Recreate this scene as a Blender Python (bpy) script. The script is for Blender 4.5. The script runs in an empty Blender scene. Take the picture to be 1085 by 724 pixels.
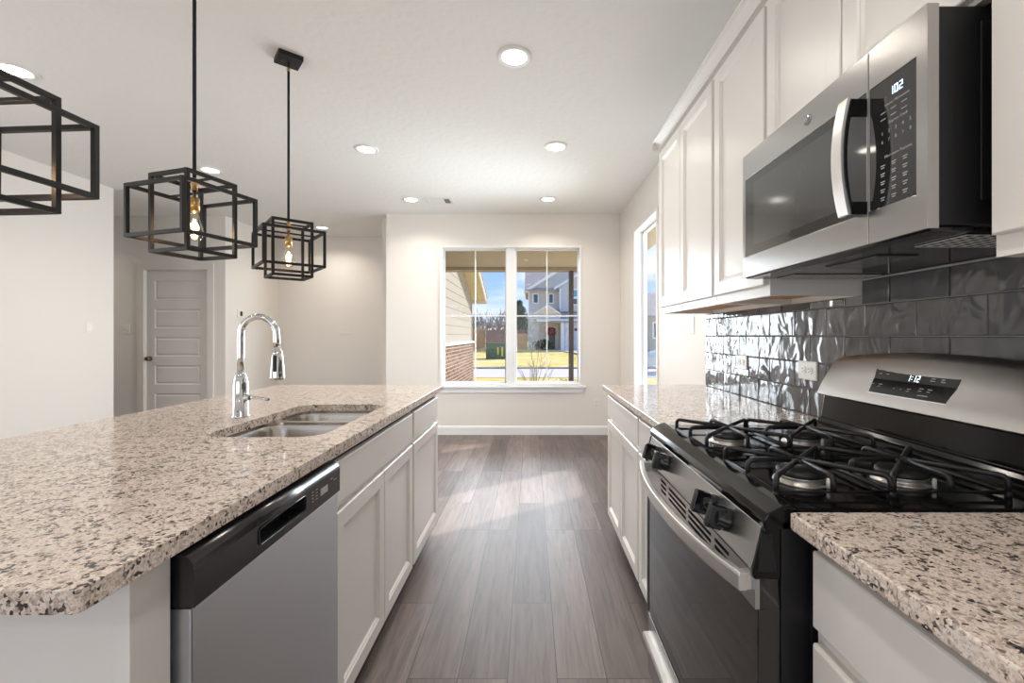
import bpy, bmesh, math, random
from mathutils import Vector, Matrix
from mathutils.geometry import tessellate_polygon
PI = math.pi
S = bpy.context.scene
C = bpy.context.collection

# ------------------------------------------------------------------ camera
EYE = 1.227
cd = bpy.data.cameras.new('camera')
cam = bpy.data.objects.new('camera', cd); C.objects.link(cam)
cam.location = (0, 0, EYE); cam.rotation_euler = (PI/2, 0, 0)
cd.sensor_width = 36; cd.sensor_fit = 'HORIZONTAL'
cd.lens = 36*471/1085
cd.shift_x = -20/1085; cd.shift_y = -6/1085
cd.clip_start = 0.02; cd.clip_end = 500
S.camera = cam
# ------------------------------------------------------------------ look
S.view_settings.view_transform = 'Standard'; S.view_settings.look = 'None'
S.view_settings.gamma = 1; S.view_settings.use_curve_mapping = False
S.view_settings.exposure = 0.1
# ------------------------------------------------------------------ lights
SUN = 4.5; SKY = 1.5; LAMP = 6.6; BACKFILL = 32.0; LEFTFILL = 32.0; FRONTWIN = 30; RIGHTWIN = 28; BULB = 1.2
w = bpy.data.worlds.new('sky'); S.world = w; w.use_nodes = True
nt = w.node_tree; N = nt.nodes; L = nt.links
bg = N['Background']; bg.inputs[1].default_value = SKY
tc = N.new('ShaderNodeTexCoord'); sx = N.new('ShaderNodeSeparateXYZ'); L.new(tc.outputs['Generated'], sx.inputs[0])
rp = N.new('ShaderNodeValToRGB'); L.new(sx.outputs['Z'], rp.inputs[0])
e = rp.color_ramp.elements
e[0].position = 0.0; e[0].color = (0.68, 0.72, 0.78, 1)
e[1].position = 0.6; e[1].color = (0.10, 0.26, 0.72, 1)
m1 = e.new(0.10); m1.color = (0.28, 0.44, 0.68, 1)
m1 = e.new(0.22); m1.color = (0.17, 0.32, 0.64, 1)
mp = N.new('ShaderNodeMapping'); mp.inputs['Scale'].default_value = (1.4, 1.4, 5.0); L.new(tc.outputs['Generated'], mp.inputs[0])
no = N.new('ShaderNodeTexNoise'); no.inputs['Scale'].default_value = 3.2; no.inputs['Detail'].default_value = 5; L.new(mp.outputs[0], no.inputs[0])
r2 = N.new('ShaderNodeValToRGB'); r2.color_ramp.elements[0].position = .5; r2.color_ramp.elements[1].position = .68; L.new(no.outputs[0], r2.inputs[0])
mx = N.new('ShaderNodeMix'); mx.data_type = 'RGBA'; L.new(r2.outputs[0], mx.inputs[0]); L.new(rp.outputs[0], mx.inputs[6]); mx.inputs[7].default_value = (0.66, 0.70, 0.75, 1)
L.new(mx.outputs[2], bg.inputs[0])

sd = bpy.data.lights.new('sun', 'SUN'); sd.energy = SUN; sd.angle = .01; sd.color = (1, .93, .82)
so = bpy.data.objects.new('sun', sd); C.objects.link(so)
el = math.radians(37)
so.rotation_euler = Vector((-.82*math.cos(el), -.57*math.cos(el), -math.sin(el))).to_track_quat('-Z', 'Y').to_euler()

def area(name, loc, direction, sx_, sy_, power, col, spread=180):
    d = bpy.data.lights.new(name, 'AREA'); d.shape = 'RECTANGLE'; d.size = sx_; d.size_y = sy_; d.energy = power; d.color = col; d.spread = math.radians(spread)
    o = bpy.data.objects.new(name, d); C.objects.link(o); o.location = loc
    o.rotation_euler = Vector(direction).to_track_quat('-Z', 'Y').to_euler(); return o
# added area lights at unseen, made-up windows behind and left of the camera
area('added_fill_back', (-1.9, -3.28, 1.2), (0, 1, 0), 4.3, 2.1, BACKFILL, (1, .96, .90))
area('added_fill_side', (-4.33, 1.3, 1.35), (1, 0, 0), 1.9, 1.7, LEFTFILL, (.97, .97, .96))
area('daylight_boost_front', (-.25, 5.72, 1.45), (0, -1, 0), 1.6, 1.5, FRONTWIN, (.82, .92, 1), 95)  # extra area light boosting the daylight at the far window
area('daylight_boost_right', (1.26, 4.31, 1.48), (-1, 0, 0), .82, 1.65, RIGHTWIN, (.84, .93, 1), 90)  # extra area light boosting the daylight at the side window

# ------------------------------------------------------------------ materials
MATS = {}
def mat(name, col=(.8, .8, .8), rough=.5, metal=0, emit=None, es=1, spec=.5, bump=None, coat=0, aniso=0, tangent=None, var=None):
    """bump=(scale_vec, noise_scale, strength, dist); var=(noise_scale, amount)"""
    if name in MATS: return MATS[name]
    m = bpy.data.materials.new(name); m.use_nodes = True; MATS[name] = m
    n = m.node_tree.nodes; l = m.node_tree.links; b = n['Principled BSDF']
    b.inputs['Base Color'].default_value = (*col, 1); b.inputs['Roughness'].default_value = rough
    b.inputs['Metallic'].default_value = metal; b.inputs['Specular IOR Level'].default_value = spec
    if coat: b.inputs['Coat Weight'].default_value = coat; b.inputs['Coat Roughness'].default_value = .05
    if emit: b.inputs['Emission Color'].default_value = (*emit, 1); b.inputs['Emission Strength'].default_value = es
    t = n.new('ShaderNodeTexCoord')
    v = var or (6, .04)
    if not emit:
        nz = n.new('ShaderNodeTexNoise'); nz.inputs['Scale'].default_value = v[0]; nz.inputs['Detail'].default_value = 3
        l.new(t.outputs['Object'], nz.inputs[0])
        x = n.new('ShaderNodeMix'); x.data_type = 'RGBA'; l.new(nz.outputs[0], x.inputs[0])
        x.inputs[6].default_value = (*[c*(1-v[1]) for c in col], 1); x.inputs[7].default_value = (*[min(1, c*(1+v[1])) for c in col], 1)
        l.new(x.outputs[2], b.inputs['Base Color'])
    if bump:
        mp = n.new('ShaderNodeMapping'); mp.inputs['Scale'].default_value = bump[0]; l.new(t.outputs['Object'], mp.inputs[0])
        nz = n.new('ShaderNodeTexNoise'); nz.inputs['Scale'].default_value = bump[1]; nz.inputs['Detail'].default_value = 3; l.new(mp.outputs[0], nz.inputs[0])
        bp = n.new('ShaderNodeBump'); bp.inputs['Strength'].default_value = bump[2]; bp.inputs['Distance'].default_value = bump[3]
        l.new(nz.outputs[0], bp.inputs['Height']); l.new(bp.outputs[0], b.inputs['Normal'])
    if aniso:
        b.inputs['Anisotropic'].default_value = aniso
        cx = n.new('ShaderNodeCombineXYZ')
        for i in range(3): cx.inputs[i].default_value = tangent[i] or .06+.03*i
        l.new(cx.outputs[0], b.inputs['Tangent'])
    return m

wallm = mat('wall_paint', (.835, .795, .745), .6, bump=((1, 1, 1), 180, .15, .001), var=(1.5, .01))
ceilm = mat('ceiling_paint', (.88, .875, .85), .8, bump=((1, 1, 1), 22, .5, .006), var=(2, .015))
trimm = mat('trim_paint', (.86, .87, .87), .35)
doorm = mat('door_paint', (.80, .765, .72), .4)
cabm = mat('cabinet_paint', (.80, .775, .74), .32, var=(3, .01))
woodm = mat('birch_veneer', (.62, .36, .17), .5, bump=((.5, 8, 8), 10, .2, .002), var=(12, .15))
steel = mat('brushed_steel', (.44, .435, .43), .25, 1, bump=((60, 1.2, 60), 8, .05, .0006), aniso=.75, tangent=(0, 1, 0), var=(2, .02))
steelv = mat('brushed_steel_door', (.62, .645, .68), .34, 1, bump=((60, 60, 1.2), 8, .05, .0006), aniso=.6, tangent=(0, 0, 1), var=(2, .02))
sinkm = mat('sink_steel', (.50, .47, .43), .26, 1, bump=((4, 40, 4), 8, .06, .001))
chrome = mat('chrome', (.72, .73, .74), .06, 1, var=(2, .01))
alum = mat('burner_aluminium', (.55, .53, .5), .4, 1)
blackgl = mat('black_gloss', (.007, .007, .008), .12, spec=.4)
blackpl = mat('black_plastic', (.010, .010, .011), .38, spec=.35)
blackmt = mat('black_mat', (.03, .029, .029), .5)
dark = mat('dark_void', (.004, .004, .004), .9)
enamel = mat('black_enamel', (.005, .005, .005), .10, spec=.3)
iron = mat('cast_iron', (.016, .016, .017), .42, spec=.35, bump=((1, 1, 1), 300, .25, .0006))
glassblk = mat('dark_oven_glass', (.016, .014, .013), .04, spec=.75)
mwglass = mat('microwave_glass', (.022, .022, .022), .05, spec=.9)
mwinner = mat('microwave_window', (.05, .052, .05), .09, spec=.95)
fixm = mat('matte_black_metal', (.016, .017, .018), .45, spec=.3)
brass = mat('aged_brass', (.62, .40, .17), .28, 1)
bronze = mat('bronze_knob', (.20, .15, .10), .3, 1)
platem = mat('plate_plastic', (.85, .83, .79), .35)
slotm = mat('slot_dark', (.12, .11, .10), .6)
ventm = mat('vent_paint', (.8, .8, .79), .5)
textw = mat('print_white', (.42, .42, .42), .6)
digit = mat('display_digits', emit=(.75, .92, 1), es=1.6)
digitb = mat('display_blue_digits', emit=(.45, .68, 1), es=2.2)
lensm = mat('lamp_lens', emit=(1, .93, .82), es=11)
filam = mat('filament', emit=(1, .66, .30), es=14)
screwm = mat('screw_black', (.01, .01, .01), .3)

def glass_mat(name, tint=(1, 1, 1), boost=0.0):
    m = bpy.data.materials.new(name); m.use_nodes = True; n = m.node_tree.nodes; l = m.node_tree.links; n.clear()
    o = n.new('ShaderNodeOutputMaterial'); t = n.new('ShaderNodeBsdfTransparent'); t.inputs[0].default_value = (*tint, 1)
    g = n.new('ShaderNodeBsdfGlossy'); g.inputs['Roughness'].default_value = .0
    ge = n.new('ShaderNodeNewGeometry'); dp = n.new('ShaderNodeVectorMath'); dp.operation = 'DOT_PRODUCT'; l.new(ge.outputs['Incoming'], dp.inputs[0]); l.new(ge.outputs['Normal'], dp.inputs[1])
    def mth(op, a, b=None, c=None):
        q = n.new('ShaderNodeMath'); q.operation = op
        for i, s_ in enumerate((a, b, c)):
            if s_ is None: continue
            if isinstance(s_, (int, float)): q.inputs[i].default_value = s_
            else: l.new(s_, q.inputs[i])
        return q.outputs[0]
    fo_ = mth('MULTIPLY_ADD', mth('POWER', mth('SUBTRACT', 1.0, mth('ABSOLUTE', dp.outputs['Value'])), 5.0), .45, .018)
    mm = n.new('ShaderNodeMixShader'); l.new(t.outputs[0], mm.inputs[1]); l.new(g.outputs[0], mm.inputs[2])
    ad = n.new('ShaderNodeMath'); ad.inputs[1].default_value = boost; l.new(fo_, ad.inputs[0]); l.new(ad.outputs[0], mm.inputs[0])
    l.new(mm.outputs[0], o.inputs[0]); MATS[name] = m; return m
paneg = glass_mat('window_glass')
bulbg = glass_mat('bulb_glass', (.96, .93, .88), .06)

def node_mat(name):
    m = bpy.data.materials.new(name); m.use_nodes = True; MATS[name] = m
    n = m.node_tree.nodes; l = m.node_tree.links
    return m, n, l, n['Principled BSDF'], n.new('ShaderNodeTexCoord')
def ramp(n, l, src, pts, interp='LINEAR'):
    r = n.new('ShaderNodeValToRGB'); r.color_ramp.interpolation = interp
    el_ = r.color_ramp.elements
    el_[0].position, el_[0].color = pts[0][0], (*pts[0][1], 1)
    el_[1].position, el_[1].color = pts[-1][0], (*pts[-1][1], 1)
    for p, c in pts[1:-1]:
        q = el_.new(p); q.color = (*c, 1)
    l.new(src, r.inputs[0]); return r
def mixc(n, l, f, a, b, mode='MIX'):
    x = n.new('ShaderNodeMix'); x.data_type = 'RGBA'; x.blend_type = mode
    for s, i in ((f, 0), (a, 6), (b, 7)):
        if isinstance(s, (int, float)): x.inputs[i].default_value = s
        elif isinstance(s, tuple): x.inputs[i].default_value = (*s, 1)
        else: l.new(s, x.inputs[i])
    return x.outputs[2]

def make_granite():
    m, n, l, b, t = node_mat('granite')
    wn = n.new('ShaderNodeTexNoise'); wn.inputs['Scale'].default_value = 90; l.new(t.outputs['Object'], wn.inputs[0])
    vm = n.new('ShaderNodeVectorMath'); vm.operation = 'MULTIPLY_ADD'; l.new(wn.outputs['Color'], vm.inputs[0]); vm.inputs[1].default_value = (.008,)*3; l.new(t.outputs['Object'], vm.inputs[2])
    v = n.new('ShaderNodeTexVoronoi'); v.inputs['Scale'].default_value = 215; l.new(vm.outputs[0], v.inputs[0])
    s = n.new('ShaderNodeSeparateColor'); l.new(v.outputs['Color'], s.inputs[0])
    big = n.new('ShaderNodeTexNoise'); big.inputs['Scale'].default_value = 38; big.inputs['Detail'].default_value = 4; l.new(t.outputs['Object'], big.inputs[0])
    ad = n.new('ShaderNodeMath'); ad.operation = 'MULTIPLY_ADD'; l.new(big.outputs[0], ad.inputs[0]); ad.inputs[1].default_value = 1.5; ad.inputs[2].default_value = -.75
    a2 = n.new('ShaderNodeMath'); l.new(s.outputs[0], a2.inputs[0]); l.new(ad.outputs[0], a2.inputs[1])
    r = ramp(n, l, a2.outputs[0], [(0, (.05, .05, .055)), (.05, (.13, .12, .12)), (.13, (.34, .30, .27)), (.26, (.52, .44, .38)), (.5, (.66, .575, .51)), (.8, (.76, .70, .65)), (1, (.70, .66, .62))])
    v2 = n.new('ShaderNodeTexVoronoi'); v2.inputs['Scale'].default_value = 520; l.new(vm.outputs[0], v2.inputs[0])
    s2 = n.new('ShaderNodeSeparateColor'); l.new(v2.outputs['Color'], s2.inputs[0])
    r2 = ramp(n, l, s2.outputs[1], [(0, (.55, .52, .5)), (.25, (.95, .93, .9)), (1, (1, 1, 1))])
    l.new(mixc(n, l, 1.0, mixc(n, l, 1.0, r.outputs[0], r2.outputs[0], 'MULTIPLY'), (1.08, 1.05, 1.04), 'MULTIPLY'), b.inputs['Base Color'])
    b.inputs['Roughness'].default_value = .09; b.inputs['Specular IOR Level'].default_value = .55
    return m
granite = make_granite()

def make_floor():
    m, n, l, b, t = node_mat('wood_floor')
    mp = n.new('ShaderNodeMapping'); mp.inputs['Rotation'].default_value = (0, 0, PI/2); mp.inputs['Location'].default_value = (.37, .084, 0); l.new(t.outputs['Object'], mp.inputs[0])
    def brick(c1, c2, mo, ms):
        k = n.new('ShaderNodeTexBrick'); k.inputs['Scale'].default_value = 1; k.inputs['Brick Width'].default_value = 1.22; k.inputs['Row Height'].default_value = .178
        k.inputs['Mortar Size'].default_value = ms; k.inputs['Mortar Smooth'].default_value = .3; k.offset = .37; k.offset_frequency = 3; k.squash = 1
        k.inputs['Color1'].default_value = (*c1, 1); k.inputs['Color2'].default_value = (*c2, 1); k.inputs['Mortar'].default_value = (*mo, 1); k.inputs['Bias'].default_value = 0
        l.new(mp.outputs[0], k.inputs[0]); return k
    k = brick((.128, .101, .093), (.21, .173, .162), (.05, .04, .036), .002)
    m2 = n.new('ShaderNodeMapping'); m2.inputs['Scale'].default_value = (1, .07, 1); l.new(t.outputs['Object'], m2.inputs[0])
    vm = n.new('ShaderNodeVectorMath'); vm.operation = 'MULTIPLY_ADD'; l.new(k.outputs['Color'], vm.inputs[0]); vm.inputs[1].default_value = (60, 60, 60); l.new(m2.outputs[0], vm.inputs[2])
    g = n.new('ShaderNodeTexNoise'); g.inputs['Scale'].default_value = 42; g.inputs['Detail'].default_value = 8; g.inputs['Roughness'].default_value = .65; g.inputs['Distortion'].default_value = .8; l.new(vm.outputs[0], g.inputs[0])
    gr = ramp(n, l, g.outputs[0], [(.3, (.62, .60, .59)), (.5, (1, 1, 1)), (.75, (1.35, 1.33, 1.3))])
    g2 = n.new('ShaderNodeTexNoise'); g2.inputs['Scale'].default_value = 5; g2.inputs['Detail'].default_value = 3; l.new(vm.outputs[0], g2.inputs[0])
    gr2 = ramp(n, l, g2.outputs[0], [(.3, (.72, .70, .68)), (.7, (1.2, 1.2, 1.22))])
    c = mixc(n, l, 1.0, k.outputs['Color'], gr.outputs[0], 'MULTIPLY'); c = mixc(n, l, 1.0, c, gr2.outputs[0], 'MULTIPLY')
    l.new(c, b.inputs['Base Color']); b.inputs['Roughness'].default_value = .43; b.inputs['Specular IOR Level'].default_value = .42
    bp = n.new('ShaderNodeBump'); bp.inputs['Strength'].default_value = .12; bp.inputs['Distance'].default_value = .002
    l.new(g.outputs[0], bp.inputs['Height']); l.new(bp.outputs[0], b.inputs['Normal'])
    return m
floorm = make_floor()

def make_tile():
    m, n, l, b, t = node_mat('grey_glazed_tile')
    mp = n.new('ShaderNodeMapping'); mp.inputs['Scale'].default_value = (1, 1, .7); l.new(t.outputs['Object'], mp.inputs[0])
    nz = n.new('ShaderNodeTexNoise'); nz.inputs['Scale'].default_value = 13; nz.inputs['Detail'].default_value = 1.2; nz.inputs['Distortion'].default_value = .8; l.new(mp.outputs[0], nz.inputs[0])
    bp = n.new('ShaderNodeBump'); bp.inputs['Strength'].default_value = .5; bp.inputs['Distance'].default_value = .010; l.new(nz.outputs[0], bp.inputs['Height']); l.new(bp.outputs[0], b.inputs['Normal'])
    n3 = n.new('ShaderNodeTexNoise'); n3.inputs['Scale'].default_value = 9; n3.inputs['Detail'].default_value = 5; l.new(t.outputs['Object'], n3.inputs[0])
    r = ramp(n, l, n3.outputs[0], [(.3, (.060, .062, .066)), (.7, (.115, .118, .122))]); l.new(r.outputs[0], b.inputs['Base Color'])
    b.inputs['Roughness'].default_value = .07; b.inputs['Specular IOR Level'].default_value = .8
    return m
tilem = make_tile()
groutm = mat('grout', (.26, .255, .25), .9)

def brick_mat():
    m, n, l, b, t = node_mat('brick_wall')
    s = n.new('ShaderNodeSeparateXYZ'); l.new(t.outputs['Object'], s.inputs[0]); c = n.new('ShaderNodeCombineXYZ'); l.new(s.outputs[1], c.inputs[0]); l.new(s.outputs[2], c.inputs[1])
    k = n.new('ShaderNodeTexBrick'); k.inputs['Scale'].default_value = 1; k.inputs['Brick Width'].default_value = .24; k.inputs['Row Height'].default_value = .082; k.inputs['Mortar Size'].default_value = .012
    k.inputs['Color1'].default_value = (.09, .035, .025, 1); k.inputs['Color2'].default_value = (.30, .17, .12, 1); k.inputs['Mortar'].default_value = (.48, .42, .36, 1); l.new(c.outputs[0], k.inputs[0])
    l.new(k.outputs[0], b.inputs['Base Color']); b.inputs['Roughness'].default_value = .9
    return m
brickm = brick_mat()
def stone_mat():
    m, n, l, b, t = node_mat('pale_stone')
    v = n.new('ShaderNodeTexVoronoi'); v.inputs['Scale'].default_value = 3.5; l.new(t.outputs['Object'], v.inputs[0])
    s = n.new('ShaderNodeSeparateColor'); l.new(v.outputs['Color'], s.inputs[0])
    r = ramp(n, l, s.outputs[0], [(0, (.72, .68, .62)), (.5, (.92, .88, .82)), (1, (.80, .68, .56))]); l.new(r.outputs[0], b.inputs['Base Color']); b.inputs['Roughness'].default_value = .9
    return m
stonem = stone_mat()
def ground_mat():
    m, n, l, b, t = node_mat('lawn')
    z = n.new('ShaderNodeTexNoise'); z.inputs['Scale'].default_value = .55; z.inputs['Detail'].default_value = 6; z.inputs['Roughness'].default_value = .7; l.new(t.outputs['Object'], z.inputs[0])
    r = ramp(n, l, z.outputs[0], [(.33, (.30, .34, .06)), (.42, (.74, .56, .12)), (.56, (.90, .66, .24)), (.72, (.80, .60, .40))]); l.new(r.outputs[0], b.inputs['Base Color']); b.inputs['Roughness'].default_value = 1
    return m
lawnm = ground_mat()
roadm = mat('concrete_road', (.74, .66, .58), .9, var=(3, .08))
sidingm = mat('siding_tan', (.46, .43, .37), .7)
soffitm = mat('porch_paint', (.62, .55, .42), .8)
beamm = mat('beam_brown', (.30, .25, .19), .7)
postm = mat('post_brown', (.075, .055, .045), .5)
hsid = mat('house_siding', (.66, .61, .54), .8)
hbat = mat('board_batten', (.62, .62, .60), .8)
htan = mat('house_tan', (.88, .74, .52), .8)
hwhite = mat('house_white', (.9, .9, .88), .6)
shingle = mat('shingles', (.46, .38, .33), .95, var=(6, .35))
hglass = mat('house_window_glass', (.10, .14, .16), .1)
hblue = mat('house_window_blind', (.10, .42, .52), .3)
hdoor = mat('grey_green_door', (.16, .18, .15), .5)
fencem = mat('cedar_fence', (.95, .50, .22), .85, var=(9, .25))
fencer = mat('red_brown_fence', (.45, .24, .18), .85, var=(9, .2))
boxm = mat('utility_green', (.07, .12, .075), .6)
yellm = mat('decal_yellow', (.75, .65, .05), .6)
barkm = mat('bark_grey', (.17, .125, .10), .95)
leafd = mat('evergreen', (.05, .085, .03), .9, var=(3, .4))
leafy = mat('yellow_green_leaf', (.38, .42, .08), .9, var=(30, .4))
redm = mat('wreath_red', (.5, .03, .03), .7, var=(30, .4))
carp = mat('car_paint', (.55, .66, .66), .25, spec=.6)
rubber = mat('rubber', (.02, .02, .02), .8)
barks = mat('sapling_bark', (.38, .34, .28), .9)

# ------------------------------------------------------------------ mesh builder
class MB:
    def __init__(s): s.v = []; s.f = []; s.sm = []
    def add(s, vs, fs, smooth=False):
        o = len(s.v); s.v += [tuple(p) for p in vs]; s.f += [[i+o for i in f] for f in fs]; s.sm += [smooth]*len(fs); return s
    def box(s, x0, x1, y0, y1, z0, z1):
        v = [(x, y, z) for z in (z0, z1) for y in (y0, y1) for x in (x0, x1)]
        return s.add(v, [(0, 2, 3, 1), (4, 5, 7, 6), (0, 1, 5, 4), (2, 6, 7, 3), (0, 4, 6, 2), (1, 3, 7, 5)])
    def obox(s, c, u, v, w):
        c, u, v, w = map(Vector, (c, u, v, w))
        P = [c+a*u+b*v+d*w for d in (-.5, .5) for b in (-.5, .5) for a in (-.5, .5)]
        return s.add(P, [(0, 2, 3, 1), (4, 5, 7, 6), (0, 1, 5, 4), (2, 6, 7, 3), (0, 4, 6, 2), (1, 3, 7, 5)])
    def prism(s, pts, f, a, b, smooth=False):
        """extrude a 2D polygon: f(p, q, t) -> xyz, t from a to b"""
        n = len(pts); v = [f(p, q, a) for p, q in pts]+[f(p, q, b) for p, q in pts]
        s.add(v, [(i, (i+1) % n, (i+1) % n+n, i+n) for i in range(n)], smooth)
        return s.add(v, [tuple(range(n)), tuple(range(2*n-1, n-1, -1))])
    def holed(s, outer, holes, f, a, b):
        """prism with holes: polygon lists in 2D"""
        loops = [outer]+holes; tri = tessellate_polygon([[Vector((p, q, 0)) for p, q in lp] for lp in loops])
        flat = [p for lp in loops for p in lp]; n = len(flat)
        v = [f(p, q, a) for p, q in flat]+[f(p, q, b) for p, q in flat]; fs = []
        for t in tri: fs.append(tuple(t)); fs.append(tuple(i+n for i in reversed(t)))
        o = 0
        for lp in loops:
            k = len(lp)
            for i in range(k): fs.append((o+i, o+(i+1) % k, o+(i+1) % k+n, o+i+n))
            o += k
        return s.add(v, fs)
    def nested(s, f, rect, steps, back=True, cap=True):
        u0, u1, v0, v1 = rect; vs = []; fs = []
        for ins, ww in steps:
            vs += [f(u0+ins, v0+ins, ww), f(u1-ins, v0+ins, ww), f(u1-ins, v1-ins, ww), f(u0+ins, v1-ins, ww)]
        for k in range(len(steps)-1):
            for i in range(4): fs.append((4*k+i, 4*k+(i+1) % 4, 4*k+4+(i+1) % 4, 4*k+4+i))
        if back: fs.append((3, 2, 1, 0))
        if cap: k = 4*(len(steps)-1); fs.append((k, k+1, k+2, k+3))
        return s.add(vs, fs)
    def sheet(s, f, rect, holes, steps, t0, t1):
        """slab t0..t1 whose front face (t1) has recesses: each hole rect gets nested steps (inset, depth)"""
        u0, u1, v0, v1 = rect; R = lambda r: [(r[0], r[2]), (r[1], r[2]), (r[1], r[3]), (r[0], r[3])]
        loops = [R(rect)]+[R(h) for h in holes]; tri = tessellate_polygon([[Vector((p, q, 0)) for p, q in lp] for lp in loops])
        flat = [p for lp in loops for p in lp]
        s.add([f(p, q, t1) for p, q in flat], [tuple(t) for t in tri])
        o = R(rect); s.add([f(p, q, t0) for p, q in o]+[f(p, q, t1) for p, q in o], [(3, 2, 1, 0)]+[(i, (i+1) % 4, (i+1) % 4+4, i+4) for i in range(4)])
        for h in holes: s.nested(f, h, [(0, t1)]+[(i, t1+d) for i, d in steps], back=False)
        return s
    def tube(s, pts, r, seg=8, closed=False, caps=True):
        pts = [Vector(p) for p in pts]; n = len(pts); rr = r if isinstance(r, (list, tuple)) else [r]*n
        vs = []; prev = None
        for i, p in enumerate(pts):
            if closed: t = pts[(i+1) % n]-pts[i-1]
            else: t = pts[min(i+1, n-1)]-pts[max(i-1, 0)]
            t.normalize()
            if prev is None:
                a = Vector((0, 0, 1)) if abs(t.z) < .9 else Vector((1, 0, 0)); u = t.cross(a).normalized()
            else: u = (prev-t*prev.dot(t)).normalized()
            prev = u; v = t.cross(u)
            vs += [p+rr[i]*(math.cos(2*PI*k/seg)*u+math.sin(2*PI*k/seg)*v) for k in range(seg)]
        fs = []
        for i in range(n if closed else n-1):
            j = (i+1) % n
            for k in range(seg): fs.append((i*seg+k, i*seg+(k+1) % seg, j*seg+(k+1) % seg, j*seg+k))
        s.add(vs, fs, seg > 4)
        if caps and not closed: s.add([vs[k] for k in range(seg)], [tuple(range(seg))]); s.add([vs[-seg+k] for k in range(seg)], [tuple(range(seg))])
        return s
    def lathe(s, prof, c=(0, 0, 0), seg=24, axis=None, capend=True):
        """prof: (radius, height) list along axis (default z) from point c"""
        q = Vector(axis).to_track_quat('Z', 'Y') if axis else None; c = Vector(c); vs = []
        for r, h in prof:
            for k in range(seg):
                p = Vector((r*math.cos(2*PI*k/seg), r*math.sin(2*PI*k/seg), h))
                vs.append(c+(q @ p if q else p))
        fs = [(i*seg+k, i*seg+(k+1) % seg, (i+1)*seg+(k+1) % seg, (i+1)*seg+k) for i in range(len(prof)-1) for k in range(seg)]
        s.add(vs, fs, True)
        if capend:
            if prof[0][0] > 1e-4: s.add(vs[:seg], [tuple(range(seg))])
            if prof[-1][0] > 1e-4: s.add(vs[-seg:], [tuple(range(seg))])
        return s

def wloc(p):
    l = Vector((0, 0, 0))
    while p is not None: l = l+p.location; p = p.parent
    return l
def obj(name, mb, m, parent=None, bevel=0, seg=2, local=False, recalc=True, label=None):
    """link the builder's geometry (in world coordinates) as ONE mesh object"""
    off = Vector((0, 0, 0)) if local else wloc(parent)
    me = bpy.data.meshes.new(name)
    me.from_pydata([tuple(Vector(p)-off) for p in mb.v], [], mb.f)
    me.polygons.foreach_set('use_smooth', mb.sm)
    b = bmesh.new(); b.from_mesh(me); bmesh.ops.remove_doubles(b, verts=b.verts, dist=1e-5)
    if recalc: bmesh.ops.recalc_face_normals(b, faces=b.faces)
    b.to_mesh(me); b.free()
    ms = m if isinstance(m, list) else [m]
    for q in ms: me.materials.append(q)
    o = bpy.data.objects.new(name, me); C.objects.link(o)
    if parent: o.parent = parent
    if bevel:
        md = o.modifiers.new('b', 'BEVEL'); md.width = bevel; md.segments = seg; md.limit_method = 'ANGLE'; md.angle_limit = math.radians(40); md.harden_normals = False
    if label: o['label'] = label
    return o
def tag(o, label, cat, group=None):
    o['label'] = label; o['category'] = cat
    if group: o['group'] = group
    return o
def thing(name, label, cat, loc, group=None):
    o = bpy.data.objects.new(name, None); o.empty_display_size = .05; C.objects.link(o); o.location = loc
    return tag(o, label, cat, group)
def structe(name, loc=(0, 0, 0)):
    o = bpy.data.objects.new(name, None); C.objects.link(o); o.location = loc; o['kind'] = 'structure'; return o
def struct(name, mb, m, **k):
    o = obj(name, mb, m, **k); o['kind'] = 'structure'; return o
def copy_tree(o, parent=None):
    c = o.copy(); C.objects.link(c); c.parent = parent
    for ch in list(o.children): copy_tree(ch, c)
    return c
def text_mb(body, size, f, align='LEFT', depth=.0004, shear=0):
    cu = bpy.data.curves.new('t', 'FONT'); cu.body = body; cu.size = size; cu.align_x = align; cu.extrude = depth; cu.resolution_u = 2; cu.shear = shear
    o = bpy.data.objects.new('t', cu); C.objects.link(o)
    me = bpy.data.meshes.new_from_object(o)
    mb = MB(); mb.add([f(v.co.x, v.co.y, v.co.z+depth) for v in me.vertices], [tuple(p.vertices) for p in me.polygons])
    bpy.data.objects.remove(o); bpy.data.curves.remove(cu); bpy.data.meshes.remove(me)
    return mb
def rrect(x0, x1, y0, y1, r, n=6):
    P = []
    for cx, cy, a in ((x1-r, y0+r, -PI/2), (x1-r, y1-r, 0), (x0+r, y1-r, PI/2), (x0+r, y0+r, PI)):
        for k in range(n+1): t = a+k*PI/2/n; P.append((cx+r*math.cos(t), cy+r*math.sin(t)))
    return P
XY = lambda p, q, t: (p, q, t)
YEXT = lambda p, q, t: (p, t, q)        # polygon in x,z extruded along y

# ------------------------------------------------------------------ room shell
CH = 2.74; YF = 5.515; XR = 1.11; XL = -4.29; YB = -3.2
struct('floor', MB().box(-6.6, XR, YB, 6.76, -.1, 0), floorm)
struct('ceiling', MB().box(-6.6, XR+.2, YB-.2, 6.9, CH, CH+.15), ceilm)
def wall_y(y0, y1, x0, x1, hole=None):
    mb = MB(); f = lambda p, q, t: (p, t, q)
    holes = [[(h[0], h[2]), (h[1], h[2]), (h[1], h[3]), (h[0], h[3])] for h in (hole or [])]
    return mb.holed([(x0, 0), (x1, 0), (x1, CH), (x0, CH)], holes, f, y0, y1)
def wall_x(x0, x1, y0, y1, hole=None):
    f = lambda p, q, t: (t, p, q)
    holes = [[(h[0], h[2]), (h[1], h[2]), (h[1], h[3]), (h[0], h[3])] for h in (hole or [])]
    return MB().holed([(y0, 0), (y1, 0), (y1, CH), (y0, CH)], holes, f, x0, x1)
WX0, WX1, WZ0, WZ1 = -1.130, .632, .606, 2.351
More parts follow.
